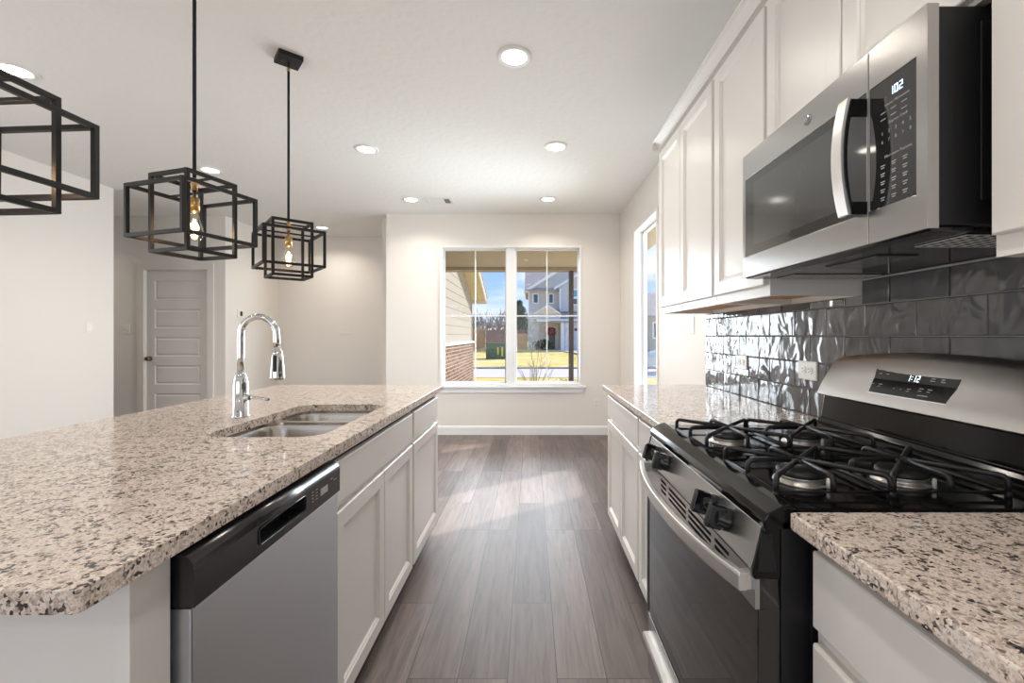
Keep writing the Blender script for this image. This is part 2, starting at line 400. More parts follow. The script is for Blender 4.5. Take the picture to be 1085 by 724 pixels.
struct('wall_far', wall_y(YF, YF+.2, -1.795, XR+.2, [(WX0, WX1, WZ0, WZ1)]), wallm)
RY0, RY1 = 3.87, 4.75
struct('wall_right', wall_x(XR, XR+.125, YB-.2, YF, [(RY0, RY1, .606, 2.355)]), wallm)
struct('wall_left', wall_x(XL-.12, XL, YB, 4.57, [(.3, 2.3, .45, 2.2)]), wallm)
struct('wall_back', wall_y(YB-.2, YB, -6.6, XR, [(-4.1, .3, .1, 2.35)]), wallm)
struct('wall_recess_side', MB().box(-1.915, -1.795, YF+.2, 6.76, 0, CH), wallm)
struct('wall_recess', MB().box(-3.85, -1.795, 6.76, 6.9, 0, CH), wallm)
DX0, DX1 = -4.86, -4.075
struct('wall_door_side', MB().holed([(-6.6, 0), (DX0-.015, 0), (DX0-.015, 2.065), (DX1+.015, 2.065), (DX1+.015, 0), (-3.85, 0), (-3.85, CH), (-6.6, CH)], [], lambda p, q, t: (p, t, q), 5.6, 5.72), wallm)
struct('wall_hall_corner', MB().box(-3.97, -3.85, 5.72, 6.76, 0, CH), wallm)
struct('wall_hall_end', MB().box(-6.72, -6.6, YB, 5.72, 0, CH), wallm)
def base_profile(): return [(0, 0), (.016, 0), (.016, .085), (.012, .1), (.006, .108), (0, .11)]
struct('baseboard_far', MB().prism(base_profile(), lambda p, q, t: (t, YF-p, q), -1.795, XR), trimm)
struct('baseboard_right', MB().prism(base_profile(), lambda p, q, t: (XR-p, t, q), 2.83, YF-.016), trimm)
struct('baseboard_left', MB().prism(base_profile(), lambda p, q, t: (XL+p, t, q), YB, 4.57), trimm)
struct('baseboard_recess', MB().prism(base_profile(), lambda p, q, t: (t, 6.76-p, q), -3.85, -1.915), trimm)
struct('baseboard_door_side', MB().prism(base_profile(), lambda p, q, t: (t, 5.6-p, q), -6.6, -4.96), trimm)
struct('baseboard_recess_side', MB().prism(base_profile(), lambda p, q, t: (-1.915-p, t, q), YF+.2, 6.744), trimm)
struct('baseboard_hall_corner', MB().prism(base_profile(), lambda p, q, t: (-3.85+p, t, q), 5.6, 6.744), trimm)

def window(name, f, u0, u1, z0, z1, mull, grid, sill=True, depth=.2, s0=.09):
    """f(u, v, w): u along the wall, v up, w into the wall (0 = room face)"""
    r = structe(name, f((u0+u1)/2, 0, 0))
    B = lambda mb, a, b, c, d, e_, g: mb.prism([(a, c), (b, c), (b, d), (a, d)], f, e_, g)
    # painted return (reveal) and frame
    mb = MB(); B(mb, u0, u0+.028, z0, z1, -.012, depth); B(mb, u1-.028, u1, z0, z1, -.012, depth); B(mb, u0+.028, u1-.028, z1-.028, z1, -.012, depth); B(mb, u0+.028, u1-.028, z0, z0+.03, 0, depth)
    obj('window_frame', mb, trimm, r, bevel=.002)
    sash = []; s1 = min(s0+.06, depth-.004)
    if mull: sash = [(u0+.028, mull[0]), (mull[1], u1-.028)]; mb = MB(); B(mb, mull[0], mull[1], z0+.03, z1-.028, .02, depth); obj('mullion', mb, trimm, r, bevel=.003)
    else: sash = [(u0+.028, u1-.028)]
    gz0, gz1 = z0+.03, z1-.028
    for a, b in sash:
        t = .014
        sh = MB(); B(sh, a, a+t, gz0, gz1, s0, s1); B(sh, b-t, b, gz0, gz1, s0, s1); B(sh, a+t, b-t, gz0, gz0+t, s0, s1); B(sh, a+t, b-t, gz1-t, gz1, s0, s1)
        s_ = obj('sash', sh, trimm, r, bevel=.003)
        g = MB(); B(g, a+t, b-t, gz0+t, gz1-t, s0+.018, s0+.022); obj('pane', g, paneg, s_)
        if grid:
            c = (a+b)/2; m_ = MB(); B(m_, c-.007, c+.007, gz0+t, gz1-t, .124, .134); B(m_, a+t, b-t, grid-.007, grid+.007, .1235, .1335); obj('muntin', m_, trimm, s_)
    if sill:
        mb = MB(); B(mb, u0-.045, u1+.045, z0-.022, z0, -.045, .02); obj('window_sill', mb, trimm, r, bevel=.004)
        mb = MB(); B(mb, u0-.02, u1+.02, z0-.085, z0-.022, -.018, 0); obj('apron', mb, trimm, r, bevel=.003)
    return r
window('window_1', lambda u, v, w_: (u, YF+w_, v), WX0, WX1, WZ0, WZ1, (-.307, -.195), 1.481)
window('window_2', lambda u, v, w_: (XR+w_, u, v), RY0, RY1, .606, 2.355, None, None, depth=.125, s0=.082)
window('added_window_3', lambda u, v, w_: (u, YB-w_, v), -4.1, .3, .1, 2.35, (-1.96, -1.84), None, sill=False)  # unseen window, made up to carry the rear fill light
window('added_window_4', lambda u, v, w_: (XL-w_, u, v), .3, 2.3, .45, 2.2, (1.25, 1.35), None, sill=False, depth=.12)  # unseen window, made up so fill light enters from the left

# five panel door in the hall
dr = structe('door_1', ((DX0+DX1)/2, 5.6, 0))
fd = lambda u, v, w_: (u, 5.64-w_, v)
pan = [(-4.76, -4.18, a, b) for a, b in ((1.68, 1.925), (1.322, 1.565), (.968, 1.21), (.611, .852), (.255, .498))]
obj('door_leaf', MB().sheet(fd, (DX0, DX1, .01, 2.05), pan, [(.010, -.010), (.022, -.010), (.034, -.003)], -.02, .015), doorm, dr)
kb = obj('door_knob', MB().lathe([(.030, 0), (.030, .006), (.011, .008), (.010, .03), (.022, .036), (.028, .05), (.024, .062), (.010, .068), (0.0001, .069)], (-4.815, 5.625, .94), 20, (0, -1, 0)), bronze, dr)
for z in (.25, 1.1, 1.86): obj('hinge', MB().lathe([(.007, 0), (.007, .09)], (DX1+.004, 5.618, z-.045), 10), trimm, dr)
cs = MB()
for a, b in ((DX0-.085, DX0-.005), (DX1+.005, DX1+.085)): cs.box(a, b, 5.582, 5.6, 0, 2.06)
cs.box(DX0-.085, DX1+.085, 5.582, 5.6, 2.06, 2.135)
cs.box(DX0-.015, DX0-.002, 5.6, 5.72, 0, 2.065); cs.box(DX1+.002, DX1+.015, 5.6, 5.72, 0, 2.065); cs.box(DX0-.015, DX1+.015, 5.6, 5.72, 2.052, 2.065)
obj('door_frame', cs, doorm, dr, bevel=.003)

# ------------------------------------------------------------------ cabinets
DOORST = [(0, 0), (0, .016), (.003, .019), (.052, .019), (.056, .015), (.060, .0145), (.066, .009), (.07, .0085)]
DRAWST = [(0, 0), (0, .015), (.002, .018), (.004, .019)]
def face_f(X, sgn): return lambda u, v, w_: (X+sgn*w_, u, v)
def base_cab(name, label, x_face, sgn, y0, y1, fronts, xback, cat='cabinet'):
    """fronts: list of (kind, y0, y1, z0, z1)"""
    t = thing(name, label, cat, ((x_face+xback)/2, (y0+y1)/2, 0))
    X0, X1 = sorted((x_face, xback)); k = .018
    kx0, kx1 = (X0, X1-.07) if sgn > 0 else (X0+.07, X1)
    mb = MB().box(X0, X1, y0, y0+k, .102, .882).box(X0, X1, y1-k, y1, .102, .882).box(X0, X1, y0+k, y1-k, .102, .12)
    bx = (X0, X0+k) if sgn > 0 else (X1-k, X1)
    mb.box(bx[0], bx[1], y0+k, y1-k, .12, .882)
    fx = (X1-k, X1) if sgn > 0 else (X0, X0+k)
    mb.box(fx[0], fx[1], y0+k, y1-k, .862, .882).box(fx[0], fx[1], y0+k, y1-k, .695, .73)
    obj('cabinet_body', mb, cabm, t)
    obj('toe_kick', MB().box(kx0, kx1, y0, y1, 0, .102), cabm, t)
    f = face_f(x_face, sgn)
    for kd, a, b, c, d in fronts:
        if kd == 'door': obj('door', MB().nested(f, (a, b, c, d), DOORST), cabm, t)
        elif kd == 'drawer': obj('drawer_front', MB().nested(f, (a, b, c, d), DRAWST), cabm, t)
        else: obj('false_front', MB().nested(f, (a, b, c, d), DRAWST), cabm, t)
    return t
IX = -.586
base_cab('sink_base_cabinet', 'white island sink cabinet with two doors, beside the dishwasher', IX, 1, 1.283, 2.146,
         [('false', 1.297, 2.133, .728, .856), ('door', 1.297, 1.721, .113, .705), ('door', 1.727, 2.133, .113, .705)], -1.17)
base_cab('drawer_base_cabinet', 'white island cabinet with one drawer over one door, at the window end', IX, 1, 2.148, 2.72,
         [('drawer', 2.160, 2.706, .728, .856), ('door', 2.160, 2.706, .113, .705)], -1.17)
ip = thing('kitchen_island', 'beige painted island end wall with corner post, left of the dishwasher', 'island', (-.9, .66, 0))
obj('end_panel', MB().box(-1.20, -.60, .638, .656, 0, .884), cabm, ip)
obj('corner_post', MB().box(-.60, -.574, .636, .708, 0, .884), cabm, ip, bevel=.001)
obj('back_panel', MB().box(-1.20, -1.175, .656, 2.72, 0, .884), cabm, ip)
# right run
KX = .501
base_cab('wide_base_cabinet', 'white two-door base cabinet with wide drawer, right counter window end', KX, -1, 2.0, 2.80,
         [('drawer', 2.012, 2.79, .728, .856), ('door', 2.012, 2.398, .113, .705), ('door', 2.404, 2.79, .113, .705)], XR-.01)
base_cab('narrow_base_cabinet', 'narrow white base cabinet between range and two-door cabinet', KX, -1, 1.562, 1.998,
         [('drawer', 1.574, 1.988, .728, .856), ('door', 1.574, 1.988, .113, .705)], XR-.01)
base_cab('drawer_stack_cabinet', 'white base cabinet with drawers under the near right counter', KX, -1, -.16, .775,
         [('drawer', -.15, .763, .728, .858), ('drawer', -.15, .763, .43, .700), ('drawer', -.15, .763, .113, .42)], XR-.01)

# worktops
SKX0, SKX1, SKY0, SKY1 = -1.035, -.655, 1.375, 2.03
mb = MB().holed(rrect(-1.61, -.5555, .545, 2.832, .012, 4), [rrect(SKX0, SKX1, SKY0, SKY1, .075, 8)], XY, .884, .914)
tag(obj('island_countertop', mb, granite, bevel=.003), 'speckled beige granite island worktop with undermount sink cutout', 'countertop')
tag(obj('countertop', MB().prism(rrect(.459, XR-.001, 1.556, 2.845, .006, 3), XY, .884, .914), granite, bevel=.003), 'speckled granite worktop on right side between range and window', 'countertop')
tag(obj('countertop', MB().prism(rrect(.459, XR-.001, -.2, .790, .006, 3), XY, .884, .914), granite, bevel=.003), 'speckled granite worktop nearest the camera, in front of the range', 'countertop')

# sink
sk = thing('sink', 'stainless steel double bowl undermount sink in the island', 'sink', (-.845, 1.7, .70))
def bowl(x0, x1, y0, y1, zt, zb, r):
    mb = MB(); n = 6; secs = [(0, zt, r), (.006, zt-.02, r), (.012, zb+.05, r), (.022, zb+.018, r*.9), (.045, zb, r*.7)]
    vs = []; fs = []
    for ins, z, rr in secs: vs += [(p, q, z) for p, q in rrect(x0+ins, x1-ins, y0+ins, y1-ins, rr, n)]
    k = 4*(n+1)
    for i in range(len(secs)-1):
        for j in range(k): fs.append((i*k+j, i*k+(j+1) % k, (i+1)*k+(j+1) % k, (i+1)*k+j))
    fs.append(tuple(range((len(secs)-1)*k, len(secs)*k)))
    return mb.add(vs, fs, True)
BN = (SKX0+.0, SKX1-.0, SKY0-.0, 1.765); BF = (SKX0+.0, SKX1-.0, 1.795, SKY1)
for bnd in (BN, BF):
    b = obj('bowl', bowl(*bnd, .872, .69, .07), sinkm, sk, recalc=False)
    cx, cy = (bnd[0]+bnd[1])/2, (bnd[2]+bnd[3])/2
    obj('drain', MB().lathe([(.045, .0), (.045, .004), (.03, .003), (.028, .001), (.0001, .001)], (cx, cy, .6905), 20), chrome, b)
hb = [rrect(b[0], b[1], b[2], b[3], .07, 6) for b in (BN, BF)]
obj('rim', MB().holed(rrect(SKX0-.02, SKX1+.02, SKY0-.02, SKY1+.02, .09, 8), hb, XY, .872, .8835), sinkm, sk)

# faucet
fc = thing('faucet', 'chrome gooseneck pull-down faucet standing behind the island sink', 'faucet', (-1.12, 1.715, .914))
fx, fy = -1.12, 1.715
obj('body', MB().lathe([(.031, 0), (.031, .005), (.0265, .008), (.0265, .125), (.024, .145), (.0155, .172), (.0135, .174)], (fx, fy, .914), 24), chrome, fc)
P = [(fx, fy, 1.08), (fx, fy, 1.15), (fx, fy, 1.225)]
R = .069
for k in range(1, 15): a = PI-k*PI/14; P.append((fx+R+R*math.cos(a), fy, 1.232+R*math.sin(a)))
P.append((fx+2*R+.001, fy, 1.205)); P.append((fx+2*R+.002, fy, 1.185))
obj('spout', MB().tube(P, .0125, 20), chrome, fc)
hx = fx+2*R+.003
sh = obj('spray_head', MB().lathe([(.0118, .004), (.0118, -.012), (.018, -.018), (.0215, -.05), (.0245, -.09), (.0265, -.118), (.0255, -.126), (.021, -.128)], (hx, fy, 1.185), 24), chrome, fc)
obj('spray_button', MB().box(hx-.002, hx+.010, fy-.027, fy-.018, 1.09, 1.152), blackpl, sh, bevel=.002)
obj('lever', MB().lathe([(.013, .015), (.013, .04), (.010, .045)], (fx, fy, .99), 18, (1, -.25, 0)).tube([(fx+.042, fy-.011, .99), (fx+.06, fy-.016, .992), (fx+.10, fy-.027, .989), (fx+.128, fy-.034, .986)], [.009, .006, .006, .0055], 10), chrome, fc)

# ------------------------------------------------------------------ dishwasher
DY0, DY1, DXF = .718, 1.266, -.549
dw = thing('dishwasher', 'stainless steel dishwasher with black control panel, under the island counter', 'dishwasher', (-.85, (DY0+DY1)/2, 0))
obj('tub', MB().box(-1.16, -.600, DY0+.005, DY1+.005, .01, .87), blackmt, dw)
obj('toe_kick', MB().box(-.66, -.640, DY0, DY1, 0.0, .10), blackmt, dw)
obj('door_panel', MB().nested(lambda u, v, w_: (-.582+w_, u, v), (DY0, DY1, .11, .785), [(0, 0), (0, .030), (.001, .0325), (.003, .033)]), steelv, dw)
PY0, PY1, PZ0, PZ1 = .888, 1.074, .806, .842
cp = MB().sheet(lambda u, v, w_: (-.59+w_, u, v), (DY0, DY1, .787, .848), [(PY0, PY1, PZ0, PZ1)], [(.001, -.002), (.004, -.030), (.006, -.034)], -.008, .046)
prof = [(-.59, .848)]+[(-.571+.027*math.sin(a), .848+.025*math.cos(a)) for a in [PI/2-k*PI/2/8 for k in range(9)]]+[(-.598, .873), (-.598, .848)]
cp.prism(prof, YEXT, DY0, DY1, smooth=True)
cpo = obj('control_panel', cp, mat('panel_black', (.018, .018, .02), .22, spec=.6), dw)
yc = lambda y: y
rim = MB(); xr_ = -.543
rim.tube([(xr_, PY0, PZ0+.006), (xr_, PY0+.006, PZ0), (xr_, PY1-.006, PZ0), (xr_, PY1, PZ0+.006), (xr_, PY1, PZ1-.006), (xr_, PY1-.006, PZ1), (xr_, PY0+.006, PZ1), (xr_, PY0, PZ1-.006)], .0016, 6, closed=True)
obj('pocket_handle', rim, blackgl, cpo)
fdw = lambda x0, z0: (lambda u, v, w_: (-.5438+w_, x0+u, z0+v))
lab = MB()
for k, y in enumerate((1.105, 1.125)):
    for j in range(4): lab.box(-.544, -.5436, y, y+.008, .812+j*.008, .8135+j*.008)
lab.box(-.544, -.5436, 1.225, 1.245, .828, .830); lab.box(-.544, -.5436, 1.205, 1.22, .836, .838)
obj('printed_legend', lab, textw, cpo)
obj('status_label', MB().box(-.544, -.5436, 1.150, 1.190, .812, .830), mat('grey_label', (.45, .45, .44), .5), cpo)

# ------------------------------------------------------------------ backsplash
bs = thing('backsplash', 'glossy dark grey running bond wall tiles behind the right counter', 'backsplash', (XR, 1.5, .915))
gm = MB().box(XR-.006, XR-.0004, -.2, 2.80, .915, 1.3612)
gm.box(XR-.006, XR-.0004, .770, 1.480, 1.3612, 1.41)
obj('grout', gm, groutm, bs)
random.seed(4)
tl = MB(); PT = .1955; RH = .104
for r in range(5):
    z0 = .9155+r*RH; z1 = min(z0+RH-.003, 1.410 if r == 4 else 9)
    off = 2.441 if r % 2 else 2.343
    k = -20
    while k < 6:
        a = off+k*PT; b = a+PT-.003; k += 1
        a2, b2 = max(a, -.2), min(b, 2.80)
        if b2-a2 < .012: continue
        if r == 4:
            if a2 > 1.48 or b2 < .76: zt = 1.358
            else: zt = 1.410; a2 = max(a2, .770); b2 = min(b2, 1.478)
            if b2-a2 < .012: continue
        else: zt = z1
        tx = random.uniform(-.0012, .0012); ty = random.uniform(-.0012, .0012); base = XR-.0105
        y_, z_ = (a2, b2), (z0, zt)
        vs = []
        for ins, dd in ((0, XR-.005), (0, base+.0015), (.0025, base)):
            for u, v in ((0, 0), (1, 0), (1, 1), (0, 1)):
                yy = y_[u]+(ins if u == 0 else -ins); zz = z_[v]+(ins if v == 0 else -ins)
                vs.append((dd if dd > XR-.006 else dd+tx*(u*2-1)+ty*(v*2-1), yy, zz))
        tl.add(vs, [(i+4*q, (i+1) % 4+4*q, (i+1) % 4+4+4*q, i+4+4*q) for q in (0, 1) for i in range(4)]+[(8, 9, 10, 11)])
obj('tiles', tl, tilem, bs)

# outlets and switches -----------------------------------------------------
def plate(name, label, cat, f, w_, h_, inner, group=None, loc=(0, 0, 0)):
    t = thing(name, label, cat, loc, group)
    obj('cover_plate', MB().nested(f, (-w_/2, w_/2, -h_/2, h_/2), [(0, 0), (0, .004), (.003, .006)]), platem, t)
    for kd, cu, cv in inner:
        if kd == 'recH' or kd == 'recV':
            hv = kd == 'recV'
            o = obj('receptacle', MB().prism([(cu+.016*math.cos(a)*(1), cv+.0145*math.sin(a)) for a in [i*PI/8 for i in range(16)]], f, .0055, .0085), platem, t)
            s = MB()
            if hv:
                for d in (-.006, .006): s.prism([(cu+d-.0012, cv-.001), (cu+d+.0012, cv-.001), (cu+d+.0012, cv+.008), (cu+d-.0012, cv+.008)], f, .008, .0089)
                s.prism([(cu+.0026*math.cos(i*PI/4), cv-.008+.0026*math.sin(i*PI/4)) for i in range(8)], f, .008, .0089)
            else:
                for d in (-.006, .006): s.prism([(cu-.008, cv+d-.0012), (cu+.001, cv+d-.0012), (cu+.001, cv+d+.0012), (cu-.008, cv+d+.0012)], f, .008, .0089)
                s.prism([(cu+.008+.0026*math.cos(i*PI/4), cv+.0026*math.sin(i*PI/4)) for i in range(8)], f, .008, .0089)
            obj('slots', s, slotm, o)
        elif kd == 'toggle':
            obj('toggle', MB().prism([(cu-.005, cv-.012), (cu+.005, cv-.012), (cu+.005, cv+.012), (cu-.005, cv+.012)], f, .0055, .008).prism([(cu-.004, cv-.002), (cu+.004, cv-.002), (cu+.004, cv+.008), (cu-.004, cv+.008)], f, .008, .016), platem, t)
        elif kd == 'rocker':
            obj('rocker', MB().nested(f, (cu-.017, cu+.017, cv-.033, cv+.033), [(0, .0055), (0, .007), (.0015, .0085)]), mat('rocker_plastic', (.93, .93, .91), .3), t)
    return t
def fr(y, z, x=XR-.0105): return lambda u, v, w_: (x-w_, y-u, z+v)
plate('wall_outlet', 'white outlet on the grey tiles, farther from the range', 'outlet', fr(2.315, 1.09), .118, .074, [('recH', -.02, 0), ('recH', .02, 0)], loc=(XR-.0105, 2.315, 1.09))
plate('wall_outlet', 'white outlet on the grey tiles directly beside the range backguard', 'outlet', fr(1.762, 1.09), .118, .074, [('recH', -.02, 0), ('recH', .02, 0)], loc=(XR-.0105, 1.762, 1.09))
plate('wall_outlet', 'white outlet low on the wall to the right below the far window', 'outlet', lambda u, v, w_: (.81+u, YF-w_, .385+v), .072, .116, [('recV', 0, .02), ('recV', 0, -.02)], loc=(.81, YF, .385))
plate('light_switch', 'white rocker light switch on the right wall under the upper cabinets', 'light switch', fr(3.05, 1.30, XR), .072, .118, [('rocker', 0, 0)], loc=(XR, 3.05, 1.30))
plate('light_switch', 'wide three-gang white light switch on the far recessed wall', 'light switch', lambda u, v, w_: (-2.84+u, 6.76-w_, 1.316+v), .165, .116, [('toggle', -.046, 0), ('toggle', 0, 0), ('toggle', .046, 0)], loc=(-2.84, 6.76, 1.316))
plate('light_switch', 'two-gang light switch in the hall left of the panel door', 'light switch', lambda u, v, w_: (-5.10+u, 5.6-w_, 1.31+v), .095, .118, [('toggle', -.02, 0), ('toggle', .02, 0)], loc=(-5.10, 5.6, 1.31))
plate('light_switch', 'white light switch on the bright left wall', 'light switch', lambda u, v, w_: (XL+w_, 4.32+u, 1.31+v), .075, .118, [('rocker', 0, 0)], loc=(XL, 4.32, 1.31))
th = plate('thermostat', 'small white thermostat with dark screen on the wall beside the hall door', 'thermostat', lambda u, v, w_: (-3.85+w_*2, 5.88+u, 1.52+v), .11, .11, [], loc=(-3.85, 5.88, 1.52))
obj('screen', MB().box(-3.8375, -3.836, 5.87, 5.915, 1.49, 1.55), blackpl, th)

# ------------------------------------------------------------------ range
YA, YZ = .795, 1.552
rg = thing('gas_range', 'stainless steel and black gas range with four burners', 'range', (.75, (YA+YZ)/2, 0))
obj('range_body', MB().box(.448, 1.09, YA, YZ, .02, .895), blackpl, rg, bevel=.003)
fdk = [(.440, .878), (.418, .880), (.416, .896), (.424, .908), (.452, .922), (.464, .925), (.472, .923), (.480, .917), (1.0, .917), (1.0, .88)]
obj('cooktop', MB().prism(fdk, YEXT, YA, YZ), enamel, rg, bevel=.003)
for a, b in ((YA, YA+.012), (YZ-.012, YZ)): obj('end_cheek', MB().prism([(.448, .882), (.417, .882), (.397, .800), (.400, .79), (.448, .79)], YEXT, a, b), enamel, rg, bevel=.003)
obj('front_panel', MB().prism([(.446, .880), (.419, .880), (.398, .806), (.402, .80), (.446, .80)], YEXT, YA+.012, YZ-.012), steel, rg, bevel=.001)
nrm = Vector((-.074, 0, .021)).normalized(); upv = Vector((.021, 0, .074)).normalized()
for y in (1.44, 1.335, 1.005, .925):
    c = Vector((.408, y, .845))
    kmb = MB().lathe([(.024, 0), (.024, .006), (.019, .010), (.018, .022), (.016, .026)], c, 20, nrm)
    K = obj('knob', kmb, blackgl, rg)
    obj('knob_grip', MB().obox(c+nrm*.026, nrm*.034, upv*.050, Vector((0, .016, 0))), blackgl, K, bevel=.003)
# oven door
od = thing('x', '', '', (0, 0, 0)); bpy.data.objects.remove(od)
fD = lambda u, v, w_: (.4115-w_, u, v)
slots = []
for a, b in ((1.400, 1.462), (1.325, 1.378), (1.155, 1.300), (.995, 1.138), (.905, .975)):
    if a > 1.39: continue
    for z in (.747, .762, .777): slots.append((a, b, z, z+.0085))
dr2 = obj('oven_door', MB().box(.408, .445, YA+.004, YZ-.004, .275, .735).box(.4115, .445, YA+.004, YZ-.004, .735, .795), glassblk, rg, bevel=.002)
obj('vent_trim', MB().sheet(fD, (YA+.004, YZ-.004, .735, .797), slots, [(.0004, -.006)], 0, .0085), steel, dr2)
vb = MB()
for s in slots: vb.box(.4083, .4089, s[0], s[1], s[2], s[3])
obj('vent_slots', vb, dark, dr2)
obj('door_side_trim', MB().box(.404, .409, YZ-.012, YZ-.004, .275, .735), steel, dr2)
# bowed handle
hd = MB(); n = 24; ya, yb = .805, 1.535; vs = []
for i in range(n+1):
    t = i/n*2-1; y = ya+(yb-ya)*i/n; x = .386-.044*(1-abs(t)**2.2)
    vs += [(x-.008, y, .764), (x-.010, y, .770), (x-.010, y, .792), (x-.008, y, .798), (x+.006, y, .797), (x+.006, y, .765)]
fs = [(i*6+k, i*6+(k+1) % 6, i*6+6+(k+1) % 6, i*6+6+k) for i in range(n) for k in range(6)]+[tuple(range(6)), tuple(range(n*6, n*6+6))]
hd.add(vs, fs); hd.box(.379, .405, ya+.001, ya+.022, .766, .796); hd.box(.379, .405, yb-.022, yb-.001, .766, .796)
obj('oven_handle', hd, mat('handle_steel', (.78, .77, .75), .42, 1, aniso=.6, tangent=(0, 1, 0)), dr2, bevel=.0015)
sdw = obj('storage_drawer', MB().prism([(.446, .265), (.408, .265), (.408, .062), (.446, .062)], YEXT, YA+.004, YZ-.004), steel, rg, bevel=.002)
obj('drawer_handle', MB().prism([(.408, .20), (.392, .200), (.388, .194), (.390, .184), (.396, .184), (.398, .19), (.408, .19)], YEXT, YA+.02, YZ-.006), mat('handle_steel', (.6, .6, .6), .2, 1), sdw)
obj('range_kick', MB().box(.47, .49, YA+.01, YZ-.01, 0, .06), blackmt, rg)
# side embossing
sp = MB().box(.50, .62, YA-.002, YA+.002, .55, .86).prism([(.412, .873), (.430, .873), (.440, .805), (.405, .805)], YEXT, YA-.0025, YA+.001)
obj('side_panel_relief', sp, blackpl, rg, bevel=.0015)
# back guard
bk = obj('backguard', MB().prism([(.975, .917), (.978, .928), (.998, .932), (1.004, .944), (1.012, .946), (1.024, 1.018), (1.03, 1.03), (1.094, 1.03), (1.094, .90), (.975, .90)], YEXT, YA, YZ), enamel, rg, bevel=.002)
bp = MB(); n = 24; vs = []; yc_, hw = (YA+YZ)/2, (YZ-YA)/2
prof = lambda zt: [(1.000, 1.028), (1.014, 1.060), (1.036, 1.098), (1.054, zt-.020), (1.066, zt-.004), (1.074, zt), (1.090, zt-.004), (1.094, 1.10), (1.094, 1.026), (1.004, 1.024)]
npf = 10
def panel_x(z):
    pts = [(1.000, 1.028), (1.014, 1.060), (1.036, 1.098), (1.054, 1.143)]
    for (xa, za), (xb, zb) in zip(pts, pts[1:]):
        if z <= zb: return xa+(xb-xa)*(z-za)/(zb-za)
    return 1.054+(z-1.143)*.7
for i in range(n+1):
    y = YA-.002+(YZ-YA+.004)*i/n; t = (y-yc_)/hw; zt = 1.152+.028*(1-t*t)
    if i in (0, n): zt -= .004
    vs += [(x, y, z) for x, z in prof(zt)]
fs = [(i*npf+k, i*npf+(k+1) % npf, (i+1)*npf+(k+1) % npf, (i+1)*npf+k) for i in range(n) for k in range(npf)]+[tuple(range(npf)), tuple(range(n*npf, n*npf+npf))]
bp.add(vs, fs, True)
bpo = obj('control_console', bp, mat('console_steel', (.46, .44, .425), .34, 1, aniso=.45, tangent=(0, 1, 0), bump=((60, 1.2, 60), 8, .04, .0006)), rg)
md = bpo.modifiers.new('e', 'EDGE_SPLIT'); md.split_angle = math.radians(35)
zb, zt = 1.060, 1.137
def console_f(y, z, w_):
    x = panel_x(z); return (x-w_*.86, y, z+w_*.5)
DS = MB()
rows = [zb+(zt-zb)*i/8 for i in range(9)]
def yedges(z): k = (z-zb)/(zt-zb); return 1.083-.014*k+.004, 1.333+.012*k
def disp(ins, w0, w1):
    mb = MB(); vs = []
    for z in rows:
        zz = zb+ins+(z-zb)*(zt-zb-2*ins)/(zt-zb); a, b = yedges(zz)
        for y in (a+ins, b-ins):
            for w_ in (w0, w1): vs.append(console_f(y, zz, w_))
    fs = []
    for i in range(8):
        q = i*4
        fs += [(q, q+4, q+5, q+1), (q+2, q+3, q+7, q+6), (q+1, q+5, q+7, q+3), (q, q+2, q+6, q+4)]
    fs += [(0, 1, 3, 2), (32, 34, 35, 33)]
    return mb.add(vs, fs)
dsp = obj('display_bezel', disp(-.003, -.004, .0012), chrome, bpo)
dso = obj('display_panel', disp(0, -.004, .0022), blackgl, bpo)
def seg_digits(s, f, u0, h, wd, gap, th):
    SEG = {'1': 'bc', '2': 'abged', '0': 'abcdef', ':': ':'}
    mb = MB(); u = u0
    for ch in s:
        if ch == ':':
            for v in (h*.28, h*.68): mb.prism([(u, v), (u+th, v), (u+th, v+th), (u, v+th)], f, 0, .0006)
            u += gap; continue
        g = {'a': (0, wd, h-th, h), 'g': (0, wd, h/2-th/2, h/2+th/2), 'd': (0, wd, 0, th), 'f': (0, th, h/2, h), 'b': (wd-th, wd, h/2, h), 'e': (0, th, 0, h/2), 'c': (wd-th, wd, 0, h/2)}
        for k in SEG[ch]:
            a, b, c, d = g[k]; e_ = th*.12
            mb.prism([(u+a+e_, c+e_), (u+b-e_, c+e_), (u+b-e_, d-e_), (u+a+e_, d-e_)], f, 0, .0006)
        u += wd+gap
    return mb
CDF = lambda y0, z0: (lambda u, v, w_: console_f(y0-u, z0+v, .0026+w_))
obj('clock_digits', seg_digits('1:12', CDF(1.224, 1.101), 0, .017, .008, .0045, .0022), digit, dso)
mk = MB()
for (y, z, ww) in ((1.315, 1.129, .028), (1.325, 1.113, .010), (1.300, 1.113, .010), (1.335, 1.082, .008), (1.31, 1.083, .013), (1.31, 1.077, .008), (1.254, 1.077, .005), (1.231, 1.077, .005), (1.21, 1.080, .012), (1.21, 1.074, .010),
                   (1.175, 1.085, .013), (1.175, 1.079, .010), (1.15, 1.085, .013), (1.15, 1.079, .010), (1.155, 1.113, .013), (1.155, 1.107, .015), (1.125, 1.113, .010), (1.125, 1.107, .013), (1.135, 1.131, .028), (1.17, 1.068, .03)):
    mk.prism([(0, 0), (ww, 0), (ww, .0022), (0, .0022)], CDF(y, z), 0, .0004)
obj('printed_legend', mk, textw, dso)

